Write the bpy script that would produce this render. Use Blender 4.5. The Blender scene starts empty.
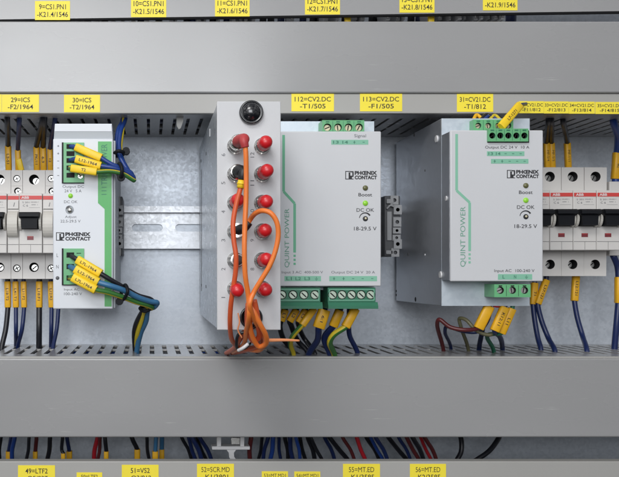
import bpy, bmesh, math, random
from mathutils import Vector, Matrix
random.seed(7)
PI = math.pi
S = bpy.context.scene
COL = S.collection

# ------------------------------------------------------------------ measuring frame
# Mounting plate is the plane d = 0; d counts millimetres out of the plate towards the viewer.
F, ZB, VX, VY = 828.0, 690.0, 150.0, 272.0
def sc(d): return F / (ZB - d)
def X(px, d): return (px - VX) / sc(d)
def Z(py, d): return (VY - py) / sc(d)
def P(px, py, d): return Vector((X(px, d), -d, Z(py, d)))
MM = 0.001

# ------------------------------------------------------------------ materials
def mat(name, col, rough=0.5, metal=0.0, nscale=60.0, namt=0.08, bump=0.0, bscale=400.0, coat=0.0, spec=0.5, rvar=0.1, emit=None, stretch=None):
    m = bpy.data.materials.new(name); m.use_nodes = True
    nt = m.node_tree; b = nt.nodes['Principled BSDF']
    tc = nt.nodes.new('ShaderNodeTexCoord')
    mp = nt.nodes.new('ShaderNodeMapping'); nt.links.new(tc.outputs['Object'], mp.inputs[0])
    if stretch: mp.inputs['Scale'].default_value = stretch
    n = nt.nodes.new('ShaderNodeTexNoise'); n.inputs['Scale'].default_value = nscale; n.inputs['Detail'].default_value = 5
    nt.links.new(mp.outputs[0], n.inputs['Vector'])
    mx = nt.nodes.new('ShaderNodeMix'); mx.data_type = 'RGBA'
    c = Vector(col)
    mx.inputs[6].default_value = (*(c * (1 - namt)), 1); mx.inputs[7].default_value = (*[min(1, v) for v in c * (1 + namt)], 1)
    nt.links.new(n.outputs['Fac'], mx.inputs[0]); nt.links.new(mx.outputs[2], b.inputs['Base Color'])
    mr = nt.nodes.new('ShaderNodeMapRange'); mr.inputs[3].default_value = max(0.03, rough - rvar); mr.inputs[4].default_value = min(1, rough + rvar)
    nt.links.new(n.outputs['Fac'], mr.inputs[0]); nt.links.new(mr.outputs[0], b.inputs['Roughness'])
    b.inputs['Metallic'].default_value = metal
    b.inputs['Coat Weight'].default_value = coat; b.inputs['Coat Roughness'].default_value = 0.22
    b.inputs['Specular IOR Level'].default_value = spec
    if bump:
        n2 = nt.nodes.new('ShaderNodeTexNoise'); n2.inputs['Scale'].default_value = bscale; n2.inputs['Detail'].default_value = 3
        nt.links.new(mp.outputs[0], n2.inputs['Vector'])
        bp = nt.nodes.new('ShaderNodeBump'); bp.inputs['Strength'].default_value = bump; bp.inputs['Distance'].default_value = 0.0004
        nt.links.new(n2.outputs['Fac'], bp.inputs['Height']); nt.links.new(bp.outputs[0], b.inputs['Normal'])
    if emit:
        b.inputs['Emission Color'].default_value = (*emit[0], 1); b.inputs['Emission Strength'].default_value = emit[1]
    return m

def galvanised(name, lo, hi, metal=0.55, rough=0.42, vscale=220.0):
    m = bpy.data.materials.new(name); m.use_nodes = True
    nt = m.node_tree; b = nt.nodes['Principled BSDF']; L = nt.links.new
    tc = nt.nodes.new('ShaderNodeTexCoord')
    v = nt.nodes.new('ShaderNodeTexVoronoi'); v.inputs['Scale'].default_value = vscale; v.inputs['Randomness'].default_value = 1
    nz = nt.nodes.new('ShaderNodeTexNoise'); nz.inputs['Scale'].default_value = 70; nz.inputs['Detail'].default_value = 6
    mp = nt.nodes.new('ShaderNodeMapping'); mp.inputs['Scale'].default_value = (0.5, 1, 2.4)
    L(tc.outputs['Object'], mp.inputs[0]); L(mp.outputs[0], nz.inputs['Vector'])
    ad = nt.nodes.new('ShaderNodeMixRGB'); ad.inputs[0].default_value = 0.004; ad.blend_type = 'ADD'
    L(tc.outputs['Object'], ad.inputs[1]); L(nz.outputs['Color'], ad.inputs[2]); L(ad.outputs[0], v.inputs['Vector'])
    sp = nt.nodes.new('ShaderNodeSeparateColor'); L(v.outputs['Color'], sp.inputs[0])
    ma = nt.nodes.new('ShaderNodeMath'); ma.operation = 'MULTIPLY_ADD'; ma.inputs[1].default_value = 0.45
    L(sp.outputs[0], ma.inputs[0])
    m2 = nt.nodes.new('ShaderNodeMath'); m2.operation = 'MULTIPLY'; m2.inputs[1].default_value = 0.55; L(nz.outputs['Fac'], m2.inputs[0]); L(m2.outputs[0], ma.inputs[2])
    mx = nt.nodes.new('ShaderNodeMix'); mx.data_type = 'RGBA'; mx.inputs[6].default_value = (*lo, 1); mx.inputs[7].default_value = (*hi, 1)
    L(ma.outputs[0], mx.inputs[0]); L(mx.outputs[2], b.inputs['Base Color'])
    mr = nt.nodes.new('ShaderNodeMapRange'); mr.inputs[3].default_value = rough - 0.1; mr.inputs[4].default_value = rough + 0.14
    L(ma.outputs[0], mr.inputs[0]); L(mr.outputs[0], b.inputs['Roughness'])
    b.inputs['Metallic'].default_value = metal
    bp = nt.nodes.new('ShaderNodeBump'); bp.inputs['Strength'].default_value = 0.10; bp.inputs['Distance'].default_value = 0.0005
    L(nz.outputs['Fac'], bp.inputs['Height']); L(bp.outputs[0], b.inputs['Normal'])
    return m

DUCTWARP = 0.28
M = {}
M['plate'] = galvanised('galvanised_plate', (0.47, 0.515, 0.58), (0.66, 0.705, 0.77), 0.32, 0.40, 520.0)
M['rail'] = galvanised('zinc_rail', (0.52, 0.54, 0.58), (0.64, 0.66, 0.69), 0.5, 0.36, 500)
M['chassis'] = galvanised('chassis_sheet', (0.46, 0.48, 0.52), (0.56, 0.58, 0.62), 0.75, 0.34, 330)
M['zinc_light'] = galvanised('zinc_light', (0.50, 0.57, 0.64), (0.62, 0.68, 0.74), 0.35, 0.4, 400)
M['duct'] = mat('duct_grey_plastic', (0.315, 0.315, 0.320), 0.27, 0, 9, 0.045, 0.05, 900, coat=0.22, spec=0.6, rvar=.06, stretch=(1, 1, 3))
def cover_plastic(m, warp=0.35, scratch=0.12, scale=11.0):
    """thin extruded plastic: slightly wavy skin, rubbed patches, a few fine scratches"""
    nt = m.node_tree; b = nt.nodes['Principled BSDF']; L = nt.links.new
    tc = nt.nodes.new('ShaderNodeTexCoord')
    n1 = nt.nodes.new('ShaderNodeTexNoise'); n1.inputs['Scale'].default_value = scale; n1.inputs['Detail'].default_value = 0
    L(tc.outputs['Object'], n1.inputs['Vector'])
    b1 = nt.nodes.new('ShaderNodeBump'); b1.inputs['Strength'].default_value = warp; b1.inputs['Distance'].default_value = 0.01
    L(n1.outputs['Fac'], b1.inputs['Height'])
    n2 = nt.nodes.new('ShaderNodeTexNoise'); n2.inputs['Scale'].default_value = 1500; n2.inputs['Detail'].default_value = 2
    L(tc.outputs['Object'], n2.inputs['Vector'])
    b2 = nt.nodes.new('ShaderNodeBump'); b2.inputs['Strength'].default_value = 0.08; b2.inputs['Distance'].default_value = 0.0003
    L(n2.outputs['Fac'], b2.inputs['Height']); L(b1.outputs[0], b2.inputs['Normal']); L(b2.outputs[0], b.inputs['Normal'])
    # scratches and scuffs: thin stretched noise ridges kept only in a few patches
    mp = nt.nodes.new('ShaderNodeMapping'); mp.inputs['Scale'].default_value = (14, 14, 260); mp.inputs['Rotation'].default_value = (0, 0.12, 0)
    L(tc.outputs['Object'], mp.inputs[0])
    n3 = nt.nodes.new('ShaderNodeTexNoise'); n3.inputs['Scale'].default_value = 3.0; n3.inputs['Detail'].default_value = 4; L(mp.outputs[0], n3.inputs['Vector'])
    r3 = nt.nodes.new('ShaderNodeMapRange'); r3.inputs[1].default_value = .68; r3.inputs[2].default_value = .76; L(n3.outputs['Fac'], r3.inputs[0])
    n4 = nt.nodes.new('ShaderNodeTexNoise'); n4.inputs['Scale'].default_value = 22; n4.inputs['Detail'].default_value = 2; L(tc.outputs['Object'], n4.inputs['Vector'])
    r4 = nt.nodes.new('ShaderNodeMapRange'); r4.inputs[1].default_value = .52; r4.inputs[2].default_value = .68; L(n4.outputs['Fac'], r4.inputs[0])
    mu = nt.nodes.new('ShaderNodeMath'); mu.operation = 'MULTIPLY'; L(r3.outputs[0], mu.inputs[0]); L(r4.outputs[0], mu.inputs[1])
    mv = nt.nodes.new('ShaderNodeMath'); mv.operation = 'MULTIPLY'; mv.inputs[1].default_value = scratch; L(mu.outputs[0], mv.inputs[0])
    src = b.inputs['Base Color'].links[0].from_socket
    mx = nt.nodes.new('ShaderNodeMix'); mx.data_type = 'RGBA'; mx.inputs[7].default_value = (.62, .62, .62, 1)
    L(mv.outputs[0], mx.inputs[0]); L(src, mx.inputs[6]); L(mx.outputs[2], b.inputs['Base Color'])
M['ductband'] = mat('duct_body_plastic', (0.385, 0.38, 0.365), 0.45, 0, 12, 0.05, 0.05, 900)
cover_plastic(M['duct'], DUCTWARP, 0.5); cover_plastic(M['ductband'], DUCTWARP*.6, 0.4)
M['ductdark'] = mat('duct_wall_plastic', (0.33, 0.325, 0.32), 0.5, 0, 30, 0.08)
M['psu'] = mat('psu_light_grey_paint', (0.60, 0.61, 0.635), 0.42, 0, 18, 0.04, 0.10, 1500)
M['trio'] = mat('pale_grey_plastic', (0.68, 0.71, 0.76), 0.4, 0, 20, 0.03)
M['trioband'] = mat('grey_band_plastic', (0.40, 0.43, 0.46), 0.5, 0, 20, 0.03)
M['fiber'] = mat('box_grey_paint', (0.56, 0.57, 0.59), 0.48, 0, 40, 0.05, 0.2, 2500)
M['fiberside'] = galvanised('box_sheet', (0.50, 0.54, 0.60), (0.62, 0.66, 0.71), 0.6, 0.30, 350)
M['breaker'] = mat('breaker_grey_plastic', (0.66, 0.64, 0.62), 0.5, 0, 25, 0.04, 0.05, 1200)
M['cheek'] = mat('breaker_beige_plastic', (0.60, 0.575, 0.53), 0.45, 0, 25, 0.03)
M['black'] = mat('black_plastic', (0.010, 0.011, 0.014), 0.42, 0, 60, 0.2)
M['matblack'] = mat('matt_black', (0.008, 0.008, 0.010), 0.8, 0, 60, 0.1)
M['seam'] = mat('seam_shadow_grey', (0.12, 0.12, 0.125), 0.8, 0, 60, 0.1)
M['red'] = mat('red_print', (0.62, 0.06, 0.055), 0.45, 0, 60, 0.05)
M['darkred'] = mat('dark_red_window', (0.20, 0.03, 0.04), 0.4, 0, 300, 0.3)
M['cap'] = mat('red_rubber_cap', (0.58, 0.012, 0.018), 0.34, 0, 80, 0.1, coat=0.2)
M['capdull'] = mat('red_boot', (0.42, 0.04, 0.045), 0.5, 0, 80, 0.15)
M['yellow'] = mat('yellow_sticker', (0.92, 0.76, 0.05), 0.5, 0, 40, 0.05)
M['sleeve'] = mat('yellow_sleeve', (0.80, 0.43, 0.015), 0.42, 0, 180, 0.12)
M['sleevebright'] = mat('bright_yellow_sleeve', (0.88, 0.60, 0.02), 0.42, 0, 180, 0.12)
M['ink'] = mat('black_ink', (0.02, 0.02, 0.024), 0.6, 0, 60, 0.1)
M['inkgrey'] = mat('grey_ink', (0.13, 0.135, 0.15), 0.6, 0, 60, 0.1)
M['inkbrown'] = mat('brown_ink', (0.16, 0.05, 0.008), 0.6, 0, 60, 0.1)
M['inkgreen'] = mat('green_ink', (0.06, 0.22, 0.15), 0.6, 0, 60, 0.1)
M['glossblack'] = mat('glossy_black_rubber', (0.008, 0.009, 0.012), 0.16, 0, 60, 0.2, coat=0.6)
M['printgreen'] = mat('grey_green_ink', (0.13, 0.33, 0.24), 0.6, 0, 60, 0.1)
M['palescrew'] = mat('pale_screw_head', (0.50, 0.60, 0.50), 0.35, 0.3, 200, 0.1)
M['tie'] = mat('black_nylon', (0.008, 0.009, 0.012), 0.5, 0, 60, 0.2, spec=.18)
M['white'] = mat('white_ink', (0.75, 0.70, 0.70), 0.6, 0, 60, 0.05)
M['stripe'] = mat('green_stripe', (0.12, 0.42, 0.25), 0.5, 0, 60, 0.05)
M['stripepale'] = mat('pale_green_print', (0.22, 0.50, 0.36), 0.5, 0, 60, 0.04)
M['triogreen'] = mat('bright_green_panel', (0.10, 0.42, 0.13), 0.45, 0, 60, 0.05)
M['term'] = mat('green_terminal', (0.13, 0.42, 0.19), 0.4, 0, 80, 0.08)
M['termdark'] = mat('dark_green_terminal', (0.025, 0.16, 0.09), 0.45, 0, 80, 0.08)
M['steel'] = mat('screw_steel', (0.72, 0.72, 0.70), 0.28, 0.9, 200, 0.1)
M['brass'] = mat('brass_screw', (0.66, 0.60, 0.42), 0.35, 0.35, 200, 0.15)
M['ring'] = mat('nickel', (0.70, 0.69, 0.67), 0.22, 1.0, 200, 0.08)
M['navy'] = mat('navy_insulation', (0.010, 0.022, 0.095), 0.36, 0, 100, 0.15)
M['blue'] = mat('blue_insulation', (0.012, 0.045, 0.22), 0.36, 0, 100, 0.15)
M['lightblue'] = mat('light_blue_insulation', (0.045, 0.16, 0.31), 0.36, 0, 100, 0.1)
M['blackwire'] = mat('black_insulation', (0.010, 0.011, 0.016), 0.34, 0, 100, 0.2)
M['green'] = mat('green_insulation', (0.04, 0.16, 0.035), 0.4, 0, 100, 0.1)
M['yel'] = mat('yellow_insulation', (0.60, 0.47, 0.03), 0.4, 0, 100, 0.1)
M['redwire'] = mat('red_insulation', (0.42, 0.015, 0.025), 0.36, 0, 100, 0.1)
M['maroon'] = mat('maroon_insulation', (0.10, 0.016, 0.018), 0.36, 0, 100, 0.1)
M['olive'] = mat('olive_insulation', (0.16, 0.15, 0.08), 0.4, 0, 100, 0.1)
M['orange'] = mat('orange_jacket', (0.80, 0.20, 0.035), 0.42, 0, 60, 0.10)
M['orangered'] = mat('orange_red_jacket', (0.62, 0.10, 0.03), 0.42, 0, 60, 0.12)
M['copper'] = mat('copper_tone_tie', (0.78, 0.30, 0.13), 0.4, 0, 100, 0.1)
M['clamp'] = mat('clamp_grey', (0.30, 0.305, 0.315), 0.45, 0, 150, 0.12)
M['clampdark'] = mat('clamp_dark', (0.075, 0.078, 0.085), 0.5, 0, 150, 0.12)
M['ledon'] = mat('led_lit', (0.25, 0.55, 0.05), 0.3, 0, 60, 0.05, emit=((0.35, 1.0, 0.03), 0.14))
M['ledoff'] = mat('led_unlit', (0.13, 0.13, 0.055), 0.3, 0, 60, 0.1)
M['bracket'] = mat('bracket_white', (0.62, 0.62, 0.63), 0.45, 0, 60, 0.05)
M['terminalgrey'] = mat('terminal_grey', (0.62, 0.63, 0.65), 0.5, 0, 90, 0.15)

# ------------------------------------------------------------------ mesh building (millimetres in, metres out)
class MB:
    def __init__(s, *mats):
        s.bm = bmesh.new(); s.mats = list(mats)
    def box(s, x0, x1, d0, d1, z0, z1, mi=0, bevel=0.0, seg=2):
        vs = [s.bm.verts.new((x, -d, z)) for x in (x0, x1) for d in (d0, d1) for z in (z0, z1)]
        v = lambda i, j, k: vs[i * 4 + j * 2 + k]
        q = [(v(0,0,0),v(0,0,1),v(0,1,1),v(0,1,0)), (v(1,0,0),v(1,1,0),v(1,1,1),v(1,0,1)),
             (v(0,0,0),v(0,1,0),v(1,1,0),v(1,0,0)), (v(0,0,1),v(1,0,1),v(1,1,1),v(0,1,1)),
             (v(0,0,0),v(1,0,0),v(1,0,1),v(0,0,1)), (v(0,1,0),v(0,1,1),v(1,1,1),v(1,1,0))]
        fs = [s.bm.faces.new(f) for f in q]
        for f in fs: f.material_index = mi
        if bevel > 0:
            es = {e for f in fs for e in f.edges}
            r = bmesh.ops.bevel(s.bm, geom=list(es), offset=bevel, segments=seg, affect='EDGES', profile=0.5)
            for f in r['faces']: f.material_index = mi; f.smooth = True
        return fs
    def pbox(s, px0, px1, py0, py1, df, db, mi=0, bevel=0.0):
        return s.box(X(px0, df), X(px1, df), db, df, Z(py1, df), Z(py0, df), mi, bevel)
    def prism(s, pts, d0, d1, mi=0):            # pts: (x,z) polygon in mm, extruded along d
        a = [s.bm.verts.new((x, -d0, z)) for x, z in pts]; b = [s.bm.verts.new((x, -d1, z)) for x, z in pts]
        n = len(pts); fs = [s.bm.faces.new(a), s.bm.faces.new(b)]
        for i in range(n): fs.append(s.bm.faces.new((a[i], a[(i+1) % n], b[(i+1) % n], b[i])))
        for f in fs: f.material_index = mi
        return fs
    def xprism(s, pts, x0, x1, mi=0):           # pts: (d,z) polygon extruded along x
        a = [s.bm.verts.new((x0, -d, z)) for d, z in pts]; b = [s.bm.verts.new((x1, -d, z)) for d, z in pts]
        n = len(pts); fs = [s.bm.faces.new(a), s.bm.faces.new(b)]
        for i in range(n): fs.append(s.bm.faces.new((a[i], a[(i+1) % n], b[(i+1) % n], b[i])))
        for f in fs: f.material_index = mi
        return fs
    def lathe(s, x, z, prof, mi=0, seg=24, smooth=True, sx=1.0):     # prof: [(r,d)]
        rings = []
        for r, d in prof:
            if r < 1e-6: rings.append([s.bm.verts.new((x, -d, z))])
            else: rings.append([s.bm.verts.new((x + sx * r * math.cos(2*PI*i/seg), -d, z + r * math.sin(2*PI*i/seg))) for i in range(seg)])
        for a, b in zip(rings, rings[1:]):
            for i in range(seg):
                j = (i + 1) % seg
                if len(a) == 1 and len(b) == 1: continue
                if len(a) == 1: f = s.bm.faces.new((a[0], b[i], b[j]))
                elif len(b) == 1: f = s.bm.faces.new((a[i], a[j], b[0]))
                else: f = s.bm.faces.new((a[i], a[j], b[j], b[i]))
                f.material_index = mi; f.smooth = smooth
    def holed(s, x0, x1, z0, z1, d0, d1, holes, mi=0, mih=1, seg=20):
        """block whose front (d1) carries round recesses (cx, cz, r, depth), one per vertical cell"""
        n = len(holes); w = (x1 - x0) / n
        for k, (cx, cz, r, dp) in enumerate(holes):
            a0, a1 = x0 + w * k, x0 + w * (k + 1)
            an = [2*PI*i/seg for i in range(seg)]
            an += [math.atan2(zz - cz, xx - cx) % (2*PI) for xx in (a0, a1) for zz in (z0, z1)]
            an = sorted(set(round(t, 5) for t in an))
            outr, inr, bot = [], [], []
            for t in an:
                c, q = math.cos(t), math.sin(t)
                tx = ((a1 if c > 0 else a0) - cx) / c if abs(c) > 1e-7 else 1e9
                tz = ((z1 if q > 0 else z0) - cz) / q if abs(q) > 1e-7 else 1e9
                tt = min(tx, tz)
                outr.append(s.bm.verts.new((cx + c*tt, -d1, cz + q*tt)))
                inr.append(s.bm.verts.new((cx + c*r, -d1, cz + q*r)))
                bot.append(s.bm.verts.new((cx + c*r, -(d1 - dp), cz + q*r)))
            m = len(an)
            for i in range(m):
                j = (i + 1) % m
                f = s.bm.faces.new((outr[i], outr[j], inr[j], inr[i])); f.material_index = mi
                f = s.bm.faces.new((inr[i], inr[j], bot[j], bot[i])); f.material_index = mih
            f = s.bm.faces.new(bot); f.material_index = mih
        c = [(x0, z0), (x1, z0), (x1, z1), (x0, z1)]
        fr = [s.bm.verts.new((x, -d1, z)) for x, z in c]; bk = [s.bm.verts.new((x, -d0, z)) for x, z in c]
        for i in range(4):
            f = s.bm.faces.new((fr[i], fr[(i+1) % 4], bk[(i+1) % 4], bk[i])); f.material_index = mi
        s.bm.faces.new(bk).material_index = mi
    def tube(s, pts, r, mi=0, seg=12, sub=7, split=None, flat=1.0, caps=True, hoop=False, rfun=None):
        """smooth tube through 3-D points (mm); split=(material for half the girth) gives a two-colour jacket"""
        pts = [Vector(p) for p in pts]
        path = []
        n = len(pts)
        if n == 2 or sub == 1:
            path = pts
        else:
            for i in range(n if hoop else n - 1):
                if hoop: p0, p1, p2, p3 = pts[(i-1) % n], pts[i], pts[(i+1) % n], pts[(i+2) % n]
                else:
                    p1, p2 = pts[i], pts[i+1]
                    p0 = pts[i-1] if i > 0 else p1 * 2 - p2
                    p3 = pts[i+2] if i + 2 < n else p2 * 2 - p1
                g = [0.0]                                   # centripetal knots: no overshoot at uneven spacing
                for a_, b_ in ((p0, p1), (p1, p2), (p2, p3)): g.append(g[-1] + max(1e-3, (b_ - a_).length ** .5))
                for k in range(sub):
                    t = g[1] + (g[2] - g[1]) * k / sub
                    A1 = p0*((g[1]-t)/(g[1]-g[0])) + p1*((t-g[0])/(g[1]-g[0])); A2 = p1*((g[2]-t)/(g[2]-g[1])) + p2*((t-g[1])/(g[2]-g[1])); A3 = p2*((g[3]-t)/(g[3]-g[2])) + p3*((t-g[2])/(g[3]-g[2]))
                    B1 = A1*((g[2]-t)/(g[2]-g[0])) + A2*((t-g[0])/(g[2]-g[0])); B2 = A2*((g[3]-t)/(g[3]-g[1])) + A3*((t-g[1])/(g[3]-g[1]))
                    path.append(B1*((g[2]-t)/(g[2]-g[1])) + B2*((t-g[1])/(g[2]-g[1])))
            if not hoop: path.append(pts[-1])
        N = len(path); rings = []
        up = Vector((0, -1, 0)); prev = None
        for i, p in enumerate(path):
            if hoop: t = path[(i+1) % N] - path[i-1]
            else: t = path[min(i+1, N-1)] - path[max(i-1, 0)]
            t.normalize()
            if prev is None:
                u = up - t * up.dot(t)
                if u.length < 0.1: u = Vector((1, 0, 0)) - t * t.x
            else: u = prev - t * prev.dot(t)
            u.normalize(); prev = u
            w = t.cross(u)
            rr = r * (rfun(i / max(1, N-1)) if rfun else 1)
            rings.append([s.bm.verts.new(p + (u * math.cos(2*PI*k/seg) * flat + w * math.sin(2*PI*k/seg)) * rr) for k in range(seg)])
        for i in range(N if hoop else N - 1):
            a, b = rings[i], rings[(i+1) % N]
            for k in range(seg):
                f = s.bm.faces.new((a[k], a[(k+1) % seg], b[(k+1) % seg], b[k])); f.smooth = True
                f.material_index = mi if split is None else (mi if (k * 2 // seg) == 0 else split)
        if caps and not hoop:
            s.bm.faces.new(rings[0]).material_index = mi; s.bm.faces.new(rings[-1]).material_index = mi
    def text(s, body, mtx, w, h, mi, bold=0.0):
        """lettering as thin flat shapes, fitted to w x h mm, centred on mtx"""
        cu = bpy.data.curves.new('t', 'FONT'); cu.body = body; cu.resolution_u = 3; cu.offset = bold
        cu.space_line = 1.05; cu.align_x = 'CENTER'
        ob = bpy.data.objects.new('t', cu); COL.objects.link(ob)
        bpy.context.view_layer.update()
        me = bpy.data.meshes.new_from_object(ob.evaluated_get(bpy.context.evaluated_depsgraph_get()))
        bpy.data.objects.remove(ob); bpy.data.curves.remove(cu)
        if not me.vertices: return
        xs = [v.co.x for v in me.vertices]; ys = [v.co.y for v in me.vertices]
        cx, cy = (min(xs)+max(xs))/2, (min(ys)+max(ys))/2
        kx = w / max(1e-6, max(xs)-min(xs)); ky = h / max(1e-6, max(ys)-min(ys))
        vs = [s.bm.verts.new(mtx @ Vector(((v.co.x-cx)*kx, (v.co.y-cy)*ky, 0))) for v in me.vertices]
        for p in me.polygons:
            try: f = s.bm.faces.new([vs[i] for i in p.vertices]); f.material_index = mi
            except ValueError: pass
        bpy.data.meshes.remove(me)
    def ptext(s, body, px0, px1, py0, py1, d, mi, rot=0.0, bold=0.0):
        """upright lettering in the pixel box on the plane d; rot in quarter turns"""
        c = P((px0+px1)/2, (py0+py1)/2, d)
        w, h = (px1-px0)/sc(d), (py1-py0)/sc(d)
        if rot % 2: w, h = h, w
        m = Matrix.Translation(c) @ Matrix.Rotation(PI/2, 4, 'X') @ Matrix.Rotation(rot*PI/2, 4, 'Z')
        s.text(body, m, w, h, mi, bold)
    def build(s, name, parent=None, recalc=True):
        if recalc: bmesh.ops.recalc_face_normals(s.bm, faces=s.bm.faces)
        off = parent_loc(parent)
        if parent is None:
            c = sum((v.co for v in s.bm.verts), Vector()) / max(1, len(s.bm.verts)); off = c * MM
        for v in s.bm.verts: v.co = v.co * MM - off
        me = bpy.data.meshes.new(name); s.bm.to_mesh(me); s.bm.free()
        for m in s.mats: me.materials.append(M[m])
        o = bpy.data.objects.new(name, me); COL.objects.link(o)
        if parent: o.parent = parent
        else: o.location = off
        return o
LOC = {}
def parent_loc(p):
    if p is None: return Vector((0, 0, 0))
    q = p; v = Vector((0, 0, 0))
    while q: v = v + q.location; q = q.parent
    return v
def tag(o, label=None, cat=None, group=None, kind=None):
    if label: o['label'] = label
    if cat: o['category'] = cat
    if group: o['group'] = group
    if kind: o['kind'] = kind
    return o
def thing(name, label, cat, at, group=None):
    o = bpy.data.objects.new(name, None); COL.objects.link(o)
    o.location = Vector(at) * MM; o.empty_display_size = 0.01
    return tag(o, label, cat, group)
def copy_tree(o, parent=None):
    c = o.copy(); COL.objects.link(c)
    if parent: c.parent = parent
    for ch in list(o.children): copy_tree(ch, c)
    return c

# ------------------------------------------------------------------ the setting
b = MB('plate'); b.box(-420, 620, -2.5, 0, -330, 330)
tag(b.build('mounting_plate'), 'galvanised steel mounting plate behind all the devices', 'mounting plate', kind='structure')

DF = 104.0
# ---- rail
ZR = 36.7
rail = thing('mounting_rail', 'horizontal zinc plated rail with oblong slots that carries all the devices', 'rail', (60, 0, ZR))
def slot_sheet(mb, x0, x1, z0, z1, d, slots, mi=0):
    """flat web with oblong holes: list of (cx, cz, halflen, r)"""
    cz, r = slots[0][1], slots[0][3]
    mb.box(x0, x1, d, d + 1, cz + r, z1, mi); mb.box(x0, x1, d, d + 1, z0, cz - r, mi)
    xs = x0
    for cx, _, hl, _r in slots:
        n = 10
        left = [(cx - hl - r*math.sin(PI*k/n), cz + r*math.cos(PI*k/n)) for k in range(n+1)]
        mb.prism([(xs, cz + r)] + left + [(xs, cz - r)], d, d + 1, mi)
        xs = cx + hl
        right = [(cx + hl + r*math.sin(PI*k/n), cz + r*math.cos(PI*k/n)) for k in range(n+1)]
        e = cx + hl + r + .8
        mb.prism(right + [(e, cz - r), (e, cz + r)], d, d + 1, mi); xs = e
    mb.prism([(xs, cz - r), (x1, cz - r), (x1, cz + r), (xs, cz + r)], d, d + 1, mi)
b = MB('rail')
w0 = -330; slots = []
cx0 = X(147.3, 2); pitch = 42.5 / 1.204 * 1.0
k = -7
while True:
    cx = cx0 + k * 36.0
    if cx > 455: break
    if cx > -315: slots.append((cx, ZR, 9.6, 3.1))
    k += 1
slot_sheet(b, -330, 470, ZR - 11.5, ZR + 11.5, 1.2, slots)
for sgn in (1, -1):
    prof = [(1.2, 11.5), (2.2, 11.5), (2.2, 12.4), (8.2, 12.4), (8.2, 17.5), (7.2, 17.5), (7.2, 13.4), (1.2, 13.4)]
    b.xprism([(d, ZR + sgn*z) for d, z in prof], -330, 470)
b.build('rail_profile', rail)

# ---- slotted cable ducts
def duct(name, label, zb, zt, cov0, cov1, xoff, sw=3.5):
    t = thing(name, label, 'cable duct', (60, 0, (zb+zt)/2))
    # shell: back, and two slotted walls
    body = MB('duct', 'ductdark')
    x0, x1 = -330.0, 480.0
    body.box(x0, x1, 0.3, 2.0, zb + 1.7, zt - 1.7)
    p = 9.8; xs = []
    x = x0 + 3 + xoff
    while x < x1 - 9: xs += [x, x + sw]; x += p
    gx = [x0] + xs + [x1]
    gy = [0.3, 12, 41, 43.2, 82, DF - 6]
    for (za, zc) in ((zb, zb + 1.7), (zt - 1.7, zt)):
        V = {}
        def v(i, j, z):
            if (i, j, z) not in V: V[(i, j, z)] = body.bm.verts.new((gx[i], -gy[j], z))
            return V[(i, j, z)]
        solid = lambda i, j: 0 <= i < len(gx)-1 and 0 <= j < len(gy)-1 and (i % 2 == 0 or j in (0, 2, 4))
        for i in range(len(gx)-1):
            for j in range(len(gy)-1):
                if not solid(i, j): continue
                for z in (za, zc): body.bm.faces.new((v(i,j,z), v(i+1,j,z), v(i+1,j+1,z), v(i,j+1,z))).material_index = 0
                for di, dj, e in ((-1,0,((i,j),(i,j+1))), (1,0,((i+1,j),(i+1,j+1))), (0,-1,((i,j),(i+1,j))), (0,1,((i,j+1),(i+1,j+1)))):
                    if not solid(i+di, j+dj):
                        (a, b_), (c, d_) = e
                        body.bm.faces.new((v(a,b_,za), v(c,d_,za), v(c,d_,zc), v(a,b_,zc))).material_index = 1
    body.build('slotted_body', t)
    cv = MB('duct')
    cv.box(x0, x1, DF - 3.2, DF, cov0, cov1, 0, 1.1)
    cv.box(x0, x1, DF - 9, DF - 3.3, cov1 - 1.8, cov1 - 0.2, 0)
    cv.box(x0, x1, DF - 9, DF - 3.3, cov0 + 0.2, cov0 + 1.8, 0)
    cv.build('duct_cover', t)
    return t
def sticker(parent, px0, px1, py0, py1, d, text, mi_rows=None, th=0.25, lower=None):
    s = MB('yellow', 'ink')
    s.pbox(px0, px1, py0, py1, d + th, d)
    rows = text.split('\n'); H = py1 - py0
    for r, row in enumerate(rows):
        f0 = 0.17 + r * 0.40; f1 = f0 + 0.27
        W = (px1 - px0); wd = W * min(0.90, 0.086 * len(row) + 0.04) if W > 28 else W * min(0.97, .093*len(row))
        if W > 28: wd = W * min(0.88, 0.083 * len(row) + 0.02)
        c = (px0 + px1) / 2
        s.ptext(row, c - wd/2, c + wd/2, py0 + H*f0, py0 + H*f1, d + th + 0.08, 1, bold=0.0 if 'M' in row else 0.008)
    return s.build('label_sticker', parent)

zT1, zT0 = Z(22, DF), Z(113, DF)
up = duct('cable_duct', 'grey slotted cable duct above the power supplies with yellow labels along its bottom edge', zT0, zT1, Z(93, DF), zT1 + 0.6, 1.2, 2.4)
b = MB('ductband'); b.box(-330, 480, DF - 6, DF - 1.6, zT0, Z(93, DF) - 0.15, 0, 0.5); b.build('lower_lip', up)
D2 = DF - 1.6
b = MB('yellow', 'ink'); b.pbox(-18, 1.6, 94.3, 112, D2 + .25, D2); b.build('label_sticker', up)
for a in [(1.9, 39, 94.5, 112, '29=ICS\n-F2/1964'), (64, 100, 94.8, 112.2, '30=ICS\n-T2/1964'), (291.5, 334, 93.8, 111.3, '112=CV2.DC\n-T1/505'),
          (360, 402.2, 93.8, 111.3, '113=CV2.DC\n-F1/505'), (457, 493.2, 94, 111.8, '31=CV21.DC\n-T1/812')]:
    sticker(up, *a[:4], D2, a[4])
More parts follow.
